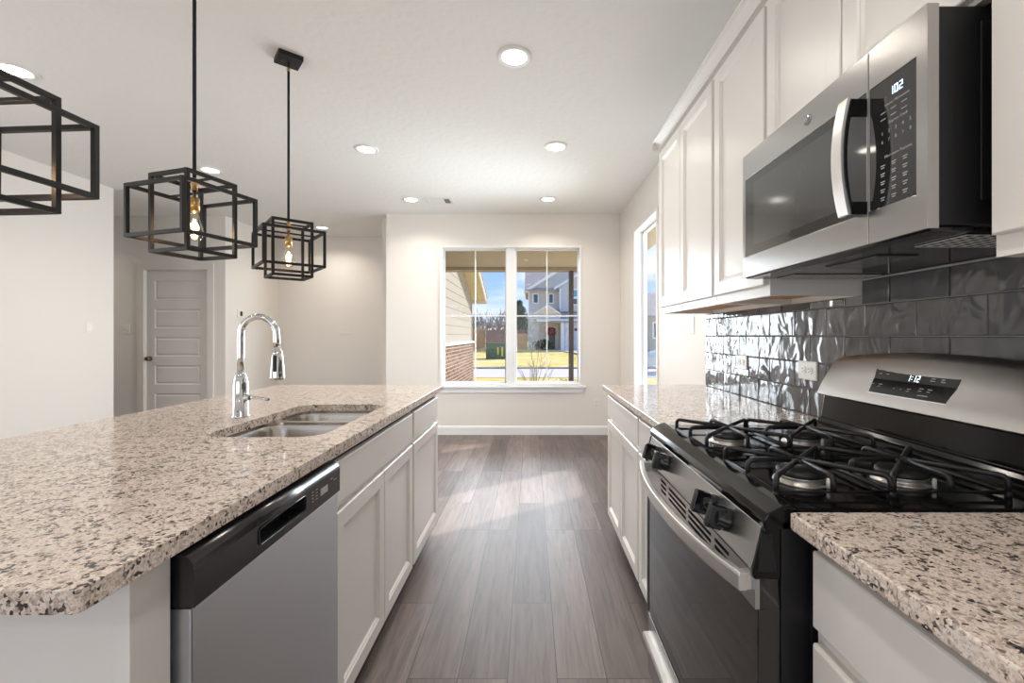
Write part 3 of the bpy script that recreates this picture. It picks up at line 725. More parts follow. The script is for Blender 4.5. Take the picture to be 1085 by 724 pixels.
# grates and burners
CX = [(.470, .690), (.694, .915)]
CYS = [(.852, 1.075), (1.188, 1.432)]
for gi, (ya, yb) in enumerate(CYS):
    g = MB(); zb_, zt_ = .927, .958; r = .0055
    for (xa, xb) in CX:
        cx, cy = (xa+xb)/2, (ya+yb)/2
        g.tube([(xa, ya, zb_), (xb, ya, zb_), (xb, yb, zb_), (xa, yb, zb_)], .005, 8, closed=True)
        for (px, py) in ((xa, ya), (xa, yb), (xb, ya), (xb, yb), (xa, cy), (cx, ya), (cx, yb)):
            p = Vector((px, py, 0)); d = (Vector((cx, cy, 0))-p); Ln = d.length; d.normalize()
            stop = Ln-.016
            pts = [(p.x, p.y, zb_), (p.x, p.y, zt_-.012)]
            for a in (30, 60, 90): q = p+d*(.012*(1-math.cos(math.radians(a)))); pts.append((q.x, q.y, zt_-.012+.012*math.sin(math.radians(a))))
            q = p+d*stop; pts.append((q.x, q.y, zt_+.001))
            g.tube(pts, r, 8)
        ring = [(cx+.017*math.cos(a), cy+.017*math.sin(a), zt_) for a in [i*PI/6 for i in range(12)]]
        g.tube(ring, .005, 8, closed=True)
        for (px, py) in ((xa, ya), (xb, ya), (xb, yb), (xa, yb)): g.lathe([(.006, 0), (.006, .012)], (px, py, .9165), 8)
    obj('grate', g, iron, rg)
for x in (.575, .790):
    for y in ((CYS[0][0]+CYS[0][1])/2-.015, (CYS[1][0]+CYS[1][1])/2-.015):
        bn = obj('burner', MB().lathe([(.054, 0), (.052, .004), (.044, .006), (.043, .011), (.046, .013), (.045, .016)], (x, y, .917), 28), alum, rg)
        obj('burner_cap', MB().lathe([(.044, 0), (.047, .002), (.046, .009), (.040, .0125), (.0001, .013)], (x, y, .933), 28), iron, bn)
        obj('igniter', MB().lathe([(.004, 0), (.004, .018), (.002, .02)], (x+.03, y-.045, .917), 10), platem, bn)

# ------------------------------------------------------------------ microwave
MY0, MY1, MZ0, MZ1 = .788, 1.474, 1.418, 1.818
mwt = thing('microwave', 'stainless steel over-the-range microwave with black glass door', 'microwave', (.9, 1.12, MZ0))
obj('case', MB().box(.724, XR-.012, MY0+.004, MY1-.002, MZ0+.006, MZ1-.002), blackpl, mwt, bevel=.003)
SEAM = .926
fM = lambda u, v, w_: (.724-w_, u, v)
FF = [(0, 0), (0, .036), (.002, .0385), (.004, .039)]
dpo = obj('door', MB().sheet(fM, (SEAM+.001, MY1, MZ0, MZ1), [(SEAM+.006, 1.460, 1.485, 1.737)], [(.001, -.003)], 0, .021), steel, mwt, bevel=.0015)
dg = obj('door_glass', MB().box(.7045, .708, SEAM+.007, 1.459, 1.486, 1.736), mwglass, dpo)
obj('window_screen', MB().box(.7041, .7045, 1.02, 1.405, 1.512, 1.712), mwinner, dg)
kpo = obj('key_panel', MB().sheet(fM, (MY0, SEAM-.001, MZ0, MZ1), [(.811, SEAM-.001-.0005, 1.485, 1.737)], [(.001, -.003)], 0, .021), steel, mwt, bevel=.0015)
kg = obj('key_glass', MB().prism(rrect(.812, SEAM-.002, 1.486, 1.736, .006, 4), lambda p, q, t: (t, p, q), .7045, .708), mwglass, kpo)
KF = lambda y0, z0: (lambda u, v, w_: (.7043-w_, y0-u, z0+v))
obj('clock_digits', seg_digits('102', KF(.872, 1.698), 0, .016, .0078, .0035, .002), digitb, kg)
words_ = MB()
def addt(body, size, y, z, al='LEFT'):
    t = text_mb(body, size, KF(y, z), al, .0002); words_.add(t.v, t.f)
for k in range(5): addt('12345'[k], .0095, .893-.0165*k, 1.628); addt('67890'[k], .0095, .893-.0165*k, 1.611)
addt('Express Cook', .0078, .875, 1.645); addt('Sensor Microwave', .0078, .885, 1.682); addt('Microwave Features', .0078, .885, 1.580)
for j, z in enumerate((1.671, 1.658)):
    for y in (.895, .870, .845): words_.prism([(0, 0), (.013, 0), (.013, .0018), (0, .0018)], KF(y, z), 0, .0003)
for j in range(5):
    for y in (.895, .868, .842):
        words_.prism([(0, 0), (.011, 0), (.011, .002), (0, .002)], KF(y, 1.566-j*.016), 0, .0003)
        words_.prism([(.001, 0), (.009, 0), (.009, .002), (.001, .002)], KF(y, 1.5615-j*.016), 0, .0003)
obj('key_lettering', words_, textw, kg)
# emblem
em = MB().lathe([(.0135, 0), (.0135, .0015), (.0115, .002), (.0112, .0012), (.0001, .0012)], (.7032, 1.13, 1.776), 28, (-1, 0, 0))
eo = obj('emblem', em, mat('emblem_grey', (.34, .34, .34), .3, 1), dpo)
cur = MB()
EF = lambda a, b: (.7012, 1.13-a, 1.776+b)
cur.tube([EF(-.001+.004*math.cos(t)-.003, .004*math.sin(t)) for t in [i*PI/5 for i in range(1, 10)]], .0006, 5)
cur.tube([EF(.0035+.003*math.cos(t), .0025+.0022*math.sin(t)) for t in [i*PI/5 for i in range(1, 10)]], .0006, 5)
cur.tube([EF(.0035+.003*math.cos(t), -.0025+.0022*math.sin(t)) for t in [i*PI/5 for i in range(1, 10)]], .0006, 5)
obj('monogram', cur, chrome, eo)
# handle
hn = MB(); n = 14; vs = []; y0h, y1h = .931, .961
for i in range(n+1):
    t = i/n; z = 1.481+.246*t; x = .664-.016*(1-(2*t-1)**2)
    vs += [(x, y0h, z), (x, y1h, z), (x+.007, y1h, z), (x+.007, y0h, z)]
fs = [(i*4+k, i*4+(k+1) % 4, i*4+4+(k+1) % 4, i*4+4+k) for i in range(n) for k in range(4)]+[(0, 1, 2, 3), tuple(range(n*4, n*4+4))]
hn.add(vs, fs)
ho = obj('handle', hn, mat('handle_steel', (.6, .6, .6), .2, 1), dpo, bevel=.001)
hk = MB(); vs = []
for i in range(n+1):
    t = i/n; z = 1.482+.244*t; x = .671-.016*(1-(2*t-1)**2)
    vs += [(x, y0h+.001, z), (x, y1h-.001, z), (x+.010, y1h-.001, z), (x+.010, y0h+.001, z)]
hk.add(vs, fs); hk.box(.670, .7045, y0h+.001, y1h-.001, 1.482, 1.510); hk.box(.670, .7045, y0h+.001, y1h-.001, 1.698, 1.726)
obj('handle_core', hk, blackgl, ho, bevel=.003)
# underside
und = MB().box(.75, XR-.014, MY0+.02, MY1-.02, MZ0-.004, MZ0+.008)
und.prism([(.706, MZ0+.004), (.714, MZ0-.003), (.745, MZ0-.0042), (.79, MZ0-.004), (.79, MZ0+.004)], YEXT, MY0+.004, MY1-.004)
obj('underside', und, blackgl, mwt, bevel=.002)
for (a, b) in ((1.345, 1.445), (.815, .925)):
    gr = MB(); gr.box(.80, 1.06, a, b, MZ0-.0055, MZ0-.0045)
    G = obj('grease_filter', gr, dark, mwt)
    gl = MB()
    for i in range(12): x = .80+.26*i/11; gl.box(x-.0022, x+.0022, a, b, MZ0-.0068, MZ0-.0055)
    for i in range(7): y = a+(b-a)*i/6; gl.box(.80, 1.06, y-.0016, y+.0016, MZ0-.0067, MZ0-.0057)
    obj('filter_mesh', gl, mat('filter_grey', (.62, .61, .58), .5), G)
obj('cooktop_lamp_cover', MB().box(.80, .90, 1.03, 1.21, MZ0-.009, MZ0-.004), mat('lamp_cover', (.12, .12, .12), .2), mwt, bevel=.002)
# side relief of the case
sr = MB().box(.80, .86, MY0+.0005, MY0+.005, MZ0+.05, MZ1-.03).box(.90, .96, MY0+.0005, MY0+.005, MZ0+.03, MZ0+.2).box(.90, .96, MY0+.0005, MY0+.005, MZ0+.26, MZ1-.03)
obj('side_relief', sr, blackpl, mwt, bevel=.002)

# ------------------------------------------------------------------ upper cabinets
UX = .800; UB, UT = 1.362, 2.37
def upper(name, label, y0, y1, z0, doors, dz0=.036, rail=True):
    t = thing(name, label, 'cabinet', ((UX+XR)/2, (y0+y1)/2, z0)); k = .016
    mb = MB().box(UX, XR-.001, y0, y0+k, z0, UT).box(UX, XR-.001, y1-k, y1, z0, UT).box(UX, XR-.001, y0+k, y1-k, UT-k, UT).box(XR-.008, XR-.001, y0+k, y1-k, z0+.03, UT-k)
    mb.box(UX, UX+.02, y0+k, y1-k, z0, z0+.04).box(UX, UX+.02, y0+k, y1-k, UT-.06, UT-k)
    obj('cabinet_body', mb, cabm, t)
    obj('bottom_panel', MB().box(UX+.02, XR-.001, y0+k, y1-k, z0+.022, z0+.034), woodm, t, label='bare birch underside')
    f = face_f(UX, -1)
    for a, b in doors: obj('door', MB().nested(f, (a, b, z0+dz0, UT-.035), DOORST), cabm, t)
    return t
upper('upper_cabinet', 'tall white two-door upper cabinet at the window end', 1.912, 2.72, UB, [(1.922, 2.330), (2.334, 2.712)])
upper('upper_cabinet', 'tall white single-door upper cabinet between two-door cabinet and microwave', 1.486, 1.908, UB, [(1.494, 1.896)])
upper('upper_cabinet', 'short white two-door upper cabinet directly above the microwave', .768, 1.482, 1.822, [(.776, 1.118), (1.124, 1.474)], dz0=.01)
upper('upper_cabinet', 'white upper cabinet at the right picture edge, nearest the camera', -.1, .764, UB, [(-.09, .332), (.336, .756)])
cr = [(UX, UT-.012), (UX-.022, UT-.012), (UX-.022, UT-.004), (UX-.026, UT+.004), (UX-.045, UT+.028), (UX-.056, UT+.034), (UX-.056, UT+.042), (UX, UT+.042)]
cmb = MB().prism(cr, YEXT, -.1, 2.725)
cmb.prism([(2.72, UT-.012), (2.742, UT-.012), (2.746, UT+.004), (2.765, UT+.028), (2.776, UT+.034), (2.776, UT+.042), (2.72, UT+.042)], lambda p, q, t: (t, p, q), UX-.056, XR-.001)
cmb.box(UX, XR-.001, -.1, 2.72, UT, UT+.02)
struct('trim_1', cmb, cabm)

# ------------------------------------------------------------------ ceiling lights
def downlight(x, y, label, first=[None]):
    if first[0] is None:
        t = thing('ceiling_light', label, 'ceiling light', (x, y, CH), 'round recessed ceiling lights')
        obj('trim_ring', MB().lathe([(.066, -.004), (.070, -.009), (.090, -.007), (.094, -.002), (.094, -.0005), (.066, -.0005)], seg=40, capend=False), mat('light_trim', (.86, .84, .81), .5), t, local=True)
        obj('lens', MB().lathe([(.066, -.001), (.066, -.005), (.04, -.007), (.0001, -.008)], seg=32), lensm, t, local=True)
        d = bpy.data.lights.new('downlight', 'AREA'); d.shape = 'DISK'; d.size = .13; d.energy = LAMP; d.color = (1, .91, .81); d.spread = math.radians(140)
        o = bpy.data.objects.new('downlight', d); C.objects.link(o); o.parent = t; o.location = (0, 0, -.012)
        first[0] = t; return t
    t = copy_tree(first[0]); t.location = (x, y, CH); t['label'] = label; return t
for x, y, lb in ((-.09, 2.407, 'round recessed ceiling light over the aisle, the largest in view'),
                 (-1.33, 3.60, 'round recessed ceiling light to the right of the farthest pendant rod'),
                 (.20, 3.55, 'round recessed ceiling light near the upper cabinets, middle distance'),
                 (-1.33, 4.93, 'small round recessed ceiling light directly beside the ceiling air vent'),
                 (.19, 4.91, 'small round recessed ceiling light above the right half of the window'),
                 (-2.93, 2.53, 'round recessed ceiling light at the left edge above the nearest pendant cage'),
                 (-2.92, 4.05, 'round recessed ceiling light just behind the middle pendant cage'),
                 (-2.91, 6.20, 'round recessed ceiling light beyond the farthest pendant, before the recessed wall'),
                 (-.09, .35, 'unseen round ceiling light added over the aisle near the camera position'),  # this and the following entries are unseen, added to light the room
                 (-.09, -1.7, 'unseen round ceiling light added at the rear of the kitchen'),
                 (-2.93, .2, 'unseen round ceiling light added over the living area, left of camera'),
                 (-5.95, 4.9, 'unseen round ceiling light added to brighten the hall'),  # added out of view to brighten the hall and door wall
                 (-2.93, -2.0, 'unseen round ceiling light added over the living area near the rear wall')):
    downlight(x, y, lb)
# air vent
vt = thing('air_vent', 'white rectangular air vent in the ceiling near the window wall', 'vent', (-1.02, 4.97, CH))
obj('vent_frame', MB().holed([(-1.17, 4.86), (-.87, 4.86), (-.87, 5.08), (-1.17, 5.08)], [[(-1.14, 4.885), (-.90, 4.885), (-.90, 5.055), (-1.14, 5.055)]], XY, CH-.008, CH), ventm, vt)
vl = MB()
for i in range(11): x = -1.13+.0145*i; vl.obox((x, 4.97, CH-.006), (.012, 0, .004), (0, .17, 0), (0, 0, .0012))
obj('louver', vl, ventm, vt)
obj('damper_opening', MB().box(-.965, -.905, 4.887, 5.053, CH-.003, CH-.001), mat('vent_dark', (.18, .2, .2), .7), vt)

# ------------------------------------------------------------------ pendants
def pendant(y, yaw, label, first=[None], canopy=0):
    if first[0] is not None:
        t = copy_tree(first[0]); t.location = (-1.317, y, CH); t.rotation_euler = (0, 0, yaw); t['label'] = label; return t
    t = thing('pendant_light', label, 'pendant light', (-1.317, y, CH), 'black cage pendant lights over the island')
    t.rotation_euler = (0, 0, yaw)
    def cage(a, z0, z1):
        mb = MB(); h = .0065; a -= h
        for sx_ in (-1, 1):
            for sy_ in (-1, 1): mb.box(sx_*a-h, sx_*a+h, sy_*a-h, sy_*a+h, z0, z1)
            for z in (z0+h, z1-h):
                mb.box(sx_*a-h, sx_*a+h, -a+h, a-h, z-h, z+h); mb.box(-a+h, a-h, sx_*a-h, sx_*a+h, z-h, z+h)
        return mb
    c1 = cage(.100, 1.541-CH, 1.841-CH); c1.box(-.093, .093, -.004, .004, 1.829-CH, 1.837-CH)
    obj('tall_cage', c1, fixm, t, local=True, bevel=.001)
    c2 = cage(.150, 1.593-CH, 1.791-CH); c2.box(-.143, .143, -.004, .004, 1.780-CH, 1.788-CH)
    obj('wide_cage', c2, fixm, t, local=True, bevel=.001)
    cn = obj('canopy', MB().box(-.06, .06, -.06, .06, -.024, 0), fixm, t, local=True, bevel=.001)
    for s in (-1, 1): obj('screw', MB().lathe([(.005, 0), (.005, -.003), (.003, -.005), (.0001, -.005)], (s*.035, 0, -.024), 12), screwm, cn, local=True)
    obj('rod', MB().lathe([(.0065, 1.79-CH), (.0065, -.075)], seg=14).lathe([(.006, -.055), (.006, -.024)], seg=12), fixm, t, local=True)
    obj('swivel', MB().lathe([(.004, -.078), (.010, -.074), (.010, -.066), (.005, -.06), (.004, -.05)], seg=16), brass, t, local=True)
    obj('socket', MB().lathe([(.006, 1.80-CH), (.006, 1.768-CH), (.0175, 1.766-CH), (.0175, 1.713-CH), (.012, 1.712-CH)], seg=24).lathe([(.011, 1.843-CH), (.011, 1.795-CH)], seg=20), brass, t, local=True)
    zb = 1.713-CH
    b = obj('bulb', MB().lathe([(.012, zb), (.014, zb-.012), (.020, zb-.035), (.028, zb-.062), (.032, zb-.080), (.031, zb-.092), (.022, zb-.108), (.010, zb-.116), (.0001, zb-.118)], seg=28), bulbg, t, local=True)
    fl = MB()
    for k in range(4):
        a = k*PI/2; fl.tube([(.004*math.cos(a), .004*math.sin(a), zb-.03), (.010*math.cos(a), .010*math.sin(a), zb-.085), (.004*math.cos(a+.7), .004*math.sin(a+.7), zb-.035)], .0012, 5)
    obj('filament', fl, filam, b, local=True)
    d = bpy.data.lights.new('bulb_light', 'POINT'); d.energy = BULB; d.color = (1, .62, .33); d.shadow_soft_size = .02
    o = bpy.data.objects.new('bulb_light', d); C.objects.link(o); o.parent = t; o.location = (0, 0, zb-.06)
    first[0] = t; return t
pendant(1.74, math.radians(-17), 'black double-cage pendant with amber bulb, the middle one over the island')
pendant(2.416, math.radians(41), 'black double-cage pendant farthest away, its square ceiling canopy visible')
pendant(1.054, math.radians(-3.6), 'black double-cage pendant cut off by the left edge, nearest the camera')

# ------------------------------------------------------------------ outside
gd = MB(); ys = [5.72, 15.8, 15.81, 20.8, 20.81, 30, 38, 60, 120]; zs = [-.16, -.24, -.32, -.32, -.22, -.12, 0.02, .1, .2]
def strip(name, m, segs, x0=-60, x1=60):
    mb = MB(); vs = []
    for y, z in segs: vs += [(x0, y, z), (x1, y, z), (x1, y, z-.4), (x0, y, z-.4)]
    fs = [(i*4+k, i*4+(k+1) % 4, i*4+4+(k+1) % 4, i*4+4+k) for i in range(len(segs)-1) for k in range(4)]+[(0, 1, 2, 3), tuple(range(len(vs)-4, len(vs)))]
    mb.add(vs, fs); return struct(name, mb, m)
strip('front_lawn', lawnm, [(8.3, -.20), (15.6, -.25)])
strip('kerb', roadm, [(15.6, -.23), (15.8, -.24)])
strip('street', roadm, [(15.8, -.32), (20.8, -.32)])
strip('kerb_far', mat('kerb_dark', (.35, .33, .3), .9), [(20.8, -.25), (20.95, -.25)])
strip('lawn_across', lawnm, [(20.95, -.24), (30, -.12), (38, 0), (120, .2)])
struct('porch_slab', MB().box(-1.75, 2.4, YF+.2, 8.3, -.5, -.15), roadm)
struct('yard', MB().box(2.4, 60, -6, 8.3, -.6, -.22), lawnm)
struct('porch_ceiling', MB().box(-1.78, 1.95, YF+.2, 8.1, 2.66, 2.95), soffitm)
struct('porch_beam', MB().box(-1.78, 1.95, 7.55, 7.8, 2.40, 2.66), soffitm)
struct('porch_beam_trim', MB().box(-1.78, 1.95, 7.54, 7.81, 2.345, 2.40), beamm)
tag(obj('porch_post', MB().box(.655, .735, 7.64, 7.72, -.15, 2.345).box(.64, .75, 7.625, 7.735, -.15, -.05), postm, bevel=.005), 'dark brown square porch post outside the far window', 'post')
# own house wing, siding over brick
wg = thing('house_wing', 'tan lap sided and brick house wing outside the left window pane', 'house', (-1.85, 9, -.2))
WXX = -1.85; YE = 13.8
wb = MB().prism([(7.1, -.25), (YE, -.25), (YE, 2.40), (11.8, 2.98), (9.5, 3.9), (7.1, 3.9)], lambda p, q, t: (t, p, q), WXX-4, WXX-.02)
obj('wall', wb, sidingm, wg)
sb = MB(); z = 1.07
while z < 3.9:
    yend = YE if z < 2.40 else YE-(z-2.40)*3.45
    sb.prism([(WXX-.025, z), (WXX+.012, z), (WXX+.002, z+.2), (WXX-.025, z+.2)], YEXT, 7.1, yend); z += .2
obj('siding', sb, sidingm, wg)
obj('brick_base', MB().box(WXX-.1, WXX+.06, 7.1, YE+.05, -.25, 1.01), brickm, wg)
obj('brick_ledge', MB().box(WXX-.1, WXX+.10, 7.1, YE+.1, 1.01, 1.07), hwhite, wg)
obj('corner_board', MB().box(WXX-.05, WXX+.022, YE-.02, YE+.06, 1.07, 2.4), sidingm, wg)
def slope_box(x0, x1, t0, t1, th_):  # t=(y,z)
    return MB().prism([t0, t1, (t1[0], t1[1]+th_), (t0[0], t0[1]+th_)], lambda p, q, t: (t, p, q), x0, x1)
obj('soffit', slope_box(WXX-1.5, WXX+.40, (14.15, 2.36), (8.6, 4.15), .04), soffitm, wg)
obj('fascia', slope_box(WXX+.40, WXX+.44, (14.2, 2.28), (8.6, 4.08), .22), mat('fascia_white', (.74, .72, .66), .6), wg)
obj('eave_fascia', MB().box(WXX-1.5, WXX+.44, 14.15, 14.2, 2.24, 2.48), MATS['fascia_white'], wg)
obj('roof', slope_box(WXX-4, WXX+.46, (14.25, 2.42), (8.4, 4.30), .06), shingle, wg)

# house across the street (front plane y = 40)
def hx(px): return (px-562.5)*40/471
def hz(py): return EYE-(py-356)*40/471
HY = 40
hs = thing('house', 'grey two-storey house with gables and stone entry across the street', 'house', (3, 43, 0))
FX = lambda p, q, t: (p, t, q)
g0 = .02
obj('main_wall', MB().box(hx(560), 8.4, HY, HY+9, -.1, 5.45), hsid, hs)
obj('front_gable', MB().prism([(hx(557.5)+.25, 5.35), (hx(609), 5.35), (hx(609), hz(282)), (hx(600), hz(281)), (hx(560), hz(307))], FX, HY-.05, HY+.1), hbat, hs)
bt = MB()
for i in range(16):
    x = hx(566)+i*.25; zt = hz(307)+(x-hx(560))*.61
    bt.box(x, x+.05, HY-.09, HY-.04, 5.4, min(zt, 7.3))
obj('battens', bt, hbat, hs)
obj('gable_trim', MB().prism([(hx(556), hz(311)), (hx(556), hz(307.5)), (hx(600), hz(280)), (hx(600), hz(283.5))], FX, HY-.3, HY-.1).box(hx(560), hx(588), HY-.12, HY-.04, hz(309), hz(307.4)), hwhite, hs)
obj('corner_board', MB().box(hx(559.6), hx(561), HY-.06, HY+.05, 0, 5.3), hwhite, hs)
rf = MB().prism([(HY-.5, 5.25), (HY+4.5, 8.6), (HY+9.5, 5.25)], lambda p, q, t: (t, p, q), hx(556), 8.5)
obj('main_roof', rf, shingle, hs)
obj('eave_return', MB().box(hx(555.4), hx(560), HY-.5, HY-.1, 5.05, 5.25), htan, hs)
# second gable bay
obj('bay_wall', MB().prism([(hx(592.5), hz(331)), (8.3, hz(331)), (8.3, 5.6), (hx(630), hz(283)), (hx(592.5), hz(306))], FX, HY-.9, HY+1), hbat, hs)
obj('bay_trim', MB().prism([(hx(586.5), hz(308.5)), (hx(586.5), hz(306)), (hx(617), hz(288)), (hx(617), hz(290.5))], FX, HY-1.2, HY-.95).box(hx(592), hx(593.6), HY-.96, HY-.88, hz(328), hz(307)), hwhite, hs)
def hwin(px0, px1, py0, py1, y, m=hglass):
    a, b, c, d = hx(px0), hx(px1), hz(py1), hz(py0)
    f_ = obj('window', MB().holed([(a, c), (b, c), (b, d), (a, d)], [[(a+.1, c+.1), (b-.1, c+.1), (b-.1, d-.1), (a+.1, d-.1)]], FX, y-.08, y+.02), hwhite, hs)
    obj('pane', MB().box(a+.1, b-.1, y-.03, y+.0, c+.1, d-.1), m, f_)
hwin(564.3, 570.9, 311, 322, HY); hwin(580.8, 586.8, 311, 322, HY)
hwin(605.5, 612.5, 307.5, 316.5, HY-.9, hblue); hwin(605.5, 612.5, 316.5, 324.5, HY-.9)
# lower roof, entry gable, stone, door
obj('garage_roof', MB().prism([(HY-2.6, hz(341.5)), (HY-.05, hz(328)), (HY-.05, hz(330)), (HY-2.6, hz(343))], lambda p, q, t: (t, p, q), hx(581), 8.5), shingle, hs)
obj('entry_gable', MB().prism([(hx(566.5), hz(334.5)), (hx(591.5), hz(334.5)), (hx(579.2), hz(326))], FX, HY-2.4, HY-.1), htan, hs)
obj('entry_trim', MB().prism([(hx(565.5), hz(335)), (hx(565.5), hz(333.6)), (hx(579.2), hz(324.8)), (hx(592.5), hz(333.6)), (hx(592.5), hz(335)), (hx(579.2), hz(326.6))], FX, HY-2.5, HY-2.38), hwhite, hs)
obj('entry_beam', MB().box(hx(568), 8.4, HY-2.5, HY-2.2, hz(342), hz(339.5)), hwhite, hs)
obj('entry_fascia', MB().box(hx(566), hx(592), HY-2.45, HY-.1, hz(339.5), hz(334)), hsid, hs)
obj('stone_base', MB().box(hx(560.2), hx(580.5), HY-.12, HY-.01, 0, hz(331)), stonem, hs)
obj('entry_wall', MB().box(hx(580.5), hx(596), HY-.06, HY-.005, 0, hz(342)), htan, hs)
obj('door_trim', MB().box(hx(580.6), hx(591.4), HY-.13, HY-.06, 0.02, hz(346)), hwhite, hs)
dd_ = obj('front_door', MB().nested(lambda u, v, w_: (u, HY-.13-w_, v), (hx(581.5), hx(588), .04, hz(347.5)), [(0, 0), (0, .05), (.15, .05), (.17, .03)]), hdoor, hs)
obj('entry_column', MB().box(hx(592.3), hx(595.8), HY-2.5, HY-2.25, .0, hz(342)), hwhite, hs)
obj('stone_pillar', MB().box(hx(596.2), hx(602.5), HY-2.55, HY-2.05, 0, hz(342)), stonem, hs)
obj('garage_door', MB().box(hx(606.5), 7.6, HY-2.3, HY-2.2, 0.0, hz(351)), mat('garage_white', (.72, .78, .82), .6), hs)
obj('garage_wall', MB().box(hx(602.5), 8.4, HY-2.2, HY-.1, 0.0, hz(342)), stonem, hs)
obj('garage_lintel', MB().box(hx(606), 7.7, HY-2.36, HY-2.2, hz(351), hz(348.5)), postm, hs)
wr = MB(); random.seed(2)
wc = Vector((hx(583.8), HY-.25, hz(351.5)))
wr.tube([wc+Vector((.3*math.cos(a), 0, .3*math.sin(a))) for a in [i*PI/8 for i in range(16)]], .09, 6, closed=True)
for i in range(40):
    a = random.random()*2*PI; p = wc+Vector((.3*math.cos(a)+random.uniform(-.1, .1), random.uniform(-.08, .02), .3*math.sin(a)+random.uniform(-.1, .1)))
    wr.obox(p, (.09, .02, 0), (0, .05, .03), (.02, 0, .09))
tag(obj('wreath', wr, redm), 'red round wreath hanging on the front door across the street', 'wreath')
struct('front_walk', MB().prism([(hx(580), HY-2.2), (hx(600), HY-2.2), (5.4, 33), (4.7, 27), (4.0, 27), (2.6, 35)], XY, -.02, .035), roadm)
struct('driveway', MB().prism([(hx(606), HY-2.3), (8.2, HY-2.3), (8.2, 20.9), (3.3+1.0, 20.9)], XY, -.3, .02), roadm)

# fences
def fence(name, label, x0, y0, x1, y1, z0, h, m):
    t = thing(name, label, 'fence', ((x0+x1)/2, (y0+y1)/2, z0)); a = Vector((x0, y0, 0)); b = Vector((x1, y1, 0)); d = (b-a); Ln = d.length; d.normalize(); nn = Vector((-d.y, d.x, 0))
    mb = MB(); k = 0
    while k*.15 < Ln:
        c = a+d*(k*.15+.07); mb.obox((c.x, c.y, z0+h/2-.01*(k % 2)), d*.14, nn*.02, (0, 0, h)); k += 1
    obj('pickets', mb, m, t)
    r_ = MB()
    for zz in (.3, h-.3): c = (a+b)/2+nn*.04; r_.obox((c.x, c.y, z0+zz), d*Ln, nn*.04, (0, 0, .09))
    obj('rail', r_, m, t)
fence('wooden_fence', 'reddish wooden picket fence standing right behind the utility box', -4.7, 46.2, -.6, 46.2, .02, 1.85, fencer)
fence('wooden_fence', 'orange wooden fence left of the green utility box', -5.2, 36, -4.75, 46, .02, 1.85, fencem)
fence('wooden_fence', 'orange wooden fence against the left side of the grey house', -1.35, 41.0, -.3, 41.0, .0, 1.45, fencem)
# utility box
ub = thing('utility_box', 'dark green utility box on the lawn across the street', 'utility box', (-2.25, 27, -.18))
obj('cabinet', MB().box(-2.68, -1.5, 26.5, 27.4, -.17, .72).box(-2.72, -1.46, 26.45, 27.45, .72, .80), boxm, ub, bevel=.02)
obj('warning_label', MB().box(-2.0, -1.92, 26.49, 26.5, .1, .55).box(-1.75, -1.66, 26.49, 26.5, .0, .55), yellm, ub, label='yellow vertical stickers')
obj('pad', MB().box(-2.85, -1.35, 26.35, 27.5, -.30, -.17), roadm, ub)

# bare trees
def tree_mb(base, h, seed, depth=5, spread=.55, r0=.09):
    random.seed(seed); mb = MB()
    def grow(p, d, ln, r, k):
        q = p+d*ln; mb.tube([p, (p+q)/2+Vector((random.uniform(-.03, .03),)*3)*ln, q], [r, r*.85, r*.7], 4, caps=False)
        if k == 0: return
        for _ in range(3 if k > 1 else 4):
            nd = (d+Vector((random.gauss(0, spread), random.gauss(0, spread), random.gauss(.15, .25)))).normalized()
            grow(p+d*ln*random.uniform(.55, 1), nd, ln*random.uniform(.6, .8), r*.6, k-1)
    grow(Vector(base), Vector((random.uniform(-.05, .05), 0, 1)), h*.30, r0, depth)
    return mb
tls = ['tall bare grey tree at the left, beside the wing eave', 'bare twiggy tree behind the fence, left of the box', 'bare brown tree rising behind the left half of the utility box', 'bare brown tree behind the middle of the reddish fence', 'slender bare tree just left of the window mullion', 'bare tree partly behind the window mullion']
for i, (x, y, h, r_) in enumerate(((-6.6, 50, 5.4, .12), (-5.9, 55, 4.6, .09), (-5.0, 60, 5.6, .10), (-4.4, 65, 5.5, .09), (-3.5, 70, 7.0, .10), (-2.4, 75, 6.2, .09))):
    t = thing('bare_tree', tls[i], 'tree', (x, y, .08), 'bare trees beyond the fence')
    obj('trunk_and_branches', tree_mb((x, y, .05), h, 11+i, 5, .6, r_*.8), barkm, t)
th_ = MB(); random.seed(8)
for i in range(900):
    x = random.uniform(-12, 2); y = random.uniform(79, 82); z = random.uniform(.1, 4.6); d = Vector((random.gauss(0, .4), 0, 1)).normalized()
    th_.tube([Vector((x, y, z)), Vector((x, y, z))+d*random.uniform(.8, 1.8)], [.045, .02], 3, caps=False)
tk = obj('thicket', th_, barkm); tk['label'] = 'dense brown leafless brush filling the background beyond the fences'; tk['category'] = 'brush'; tk['kind'] = 'stuff'
def leafball(c, rad, n, seed, sz):
    random.seed(seed); mb = MB()
    for i in range(n):
        v = Vector((random.gauss(0, 1), random.gauss(0, 1), random.gauss(0, 1))).normalized()*random.uniform(.45, 1)
        p = Vector(c)+Vector((v.x*rad[0], v.y*rad[1], v.z*rad[2]))
        a = Vector((random.gauss(0, 1), random.gauss(0, 1), random.gauss(0, 1))).normalized(); b = a.orthogonal().normalized()
        mb.add([p-a*sz, p+b*sz*.5, p+a*sz, p-b*sz*.5], [(0, 1, 2, 3)])
    return mb
et = thing('evergreen_tree', 'dark green evergreen tree beside the left corner of the grey house', 'tree', (-.85, 52, .05))
fo = MB()
for k in range(7): m_ = leafball((-1.1+.12*(k % 2)-.04*k, 52, .9+k*.66), (1.7-.22*k, 1.3-.15*k, .55), 260, 30+k, .16); fo.add(m_.v, m_.f)
obj('foliage', fo, leafd, et, recalc=False)
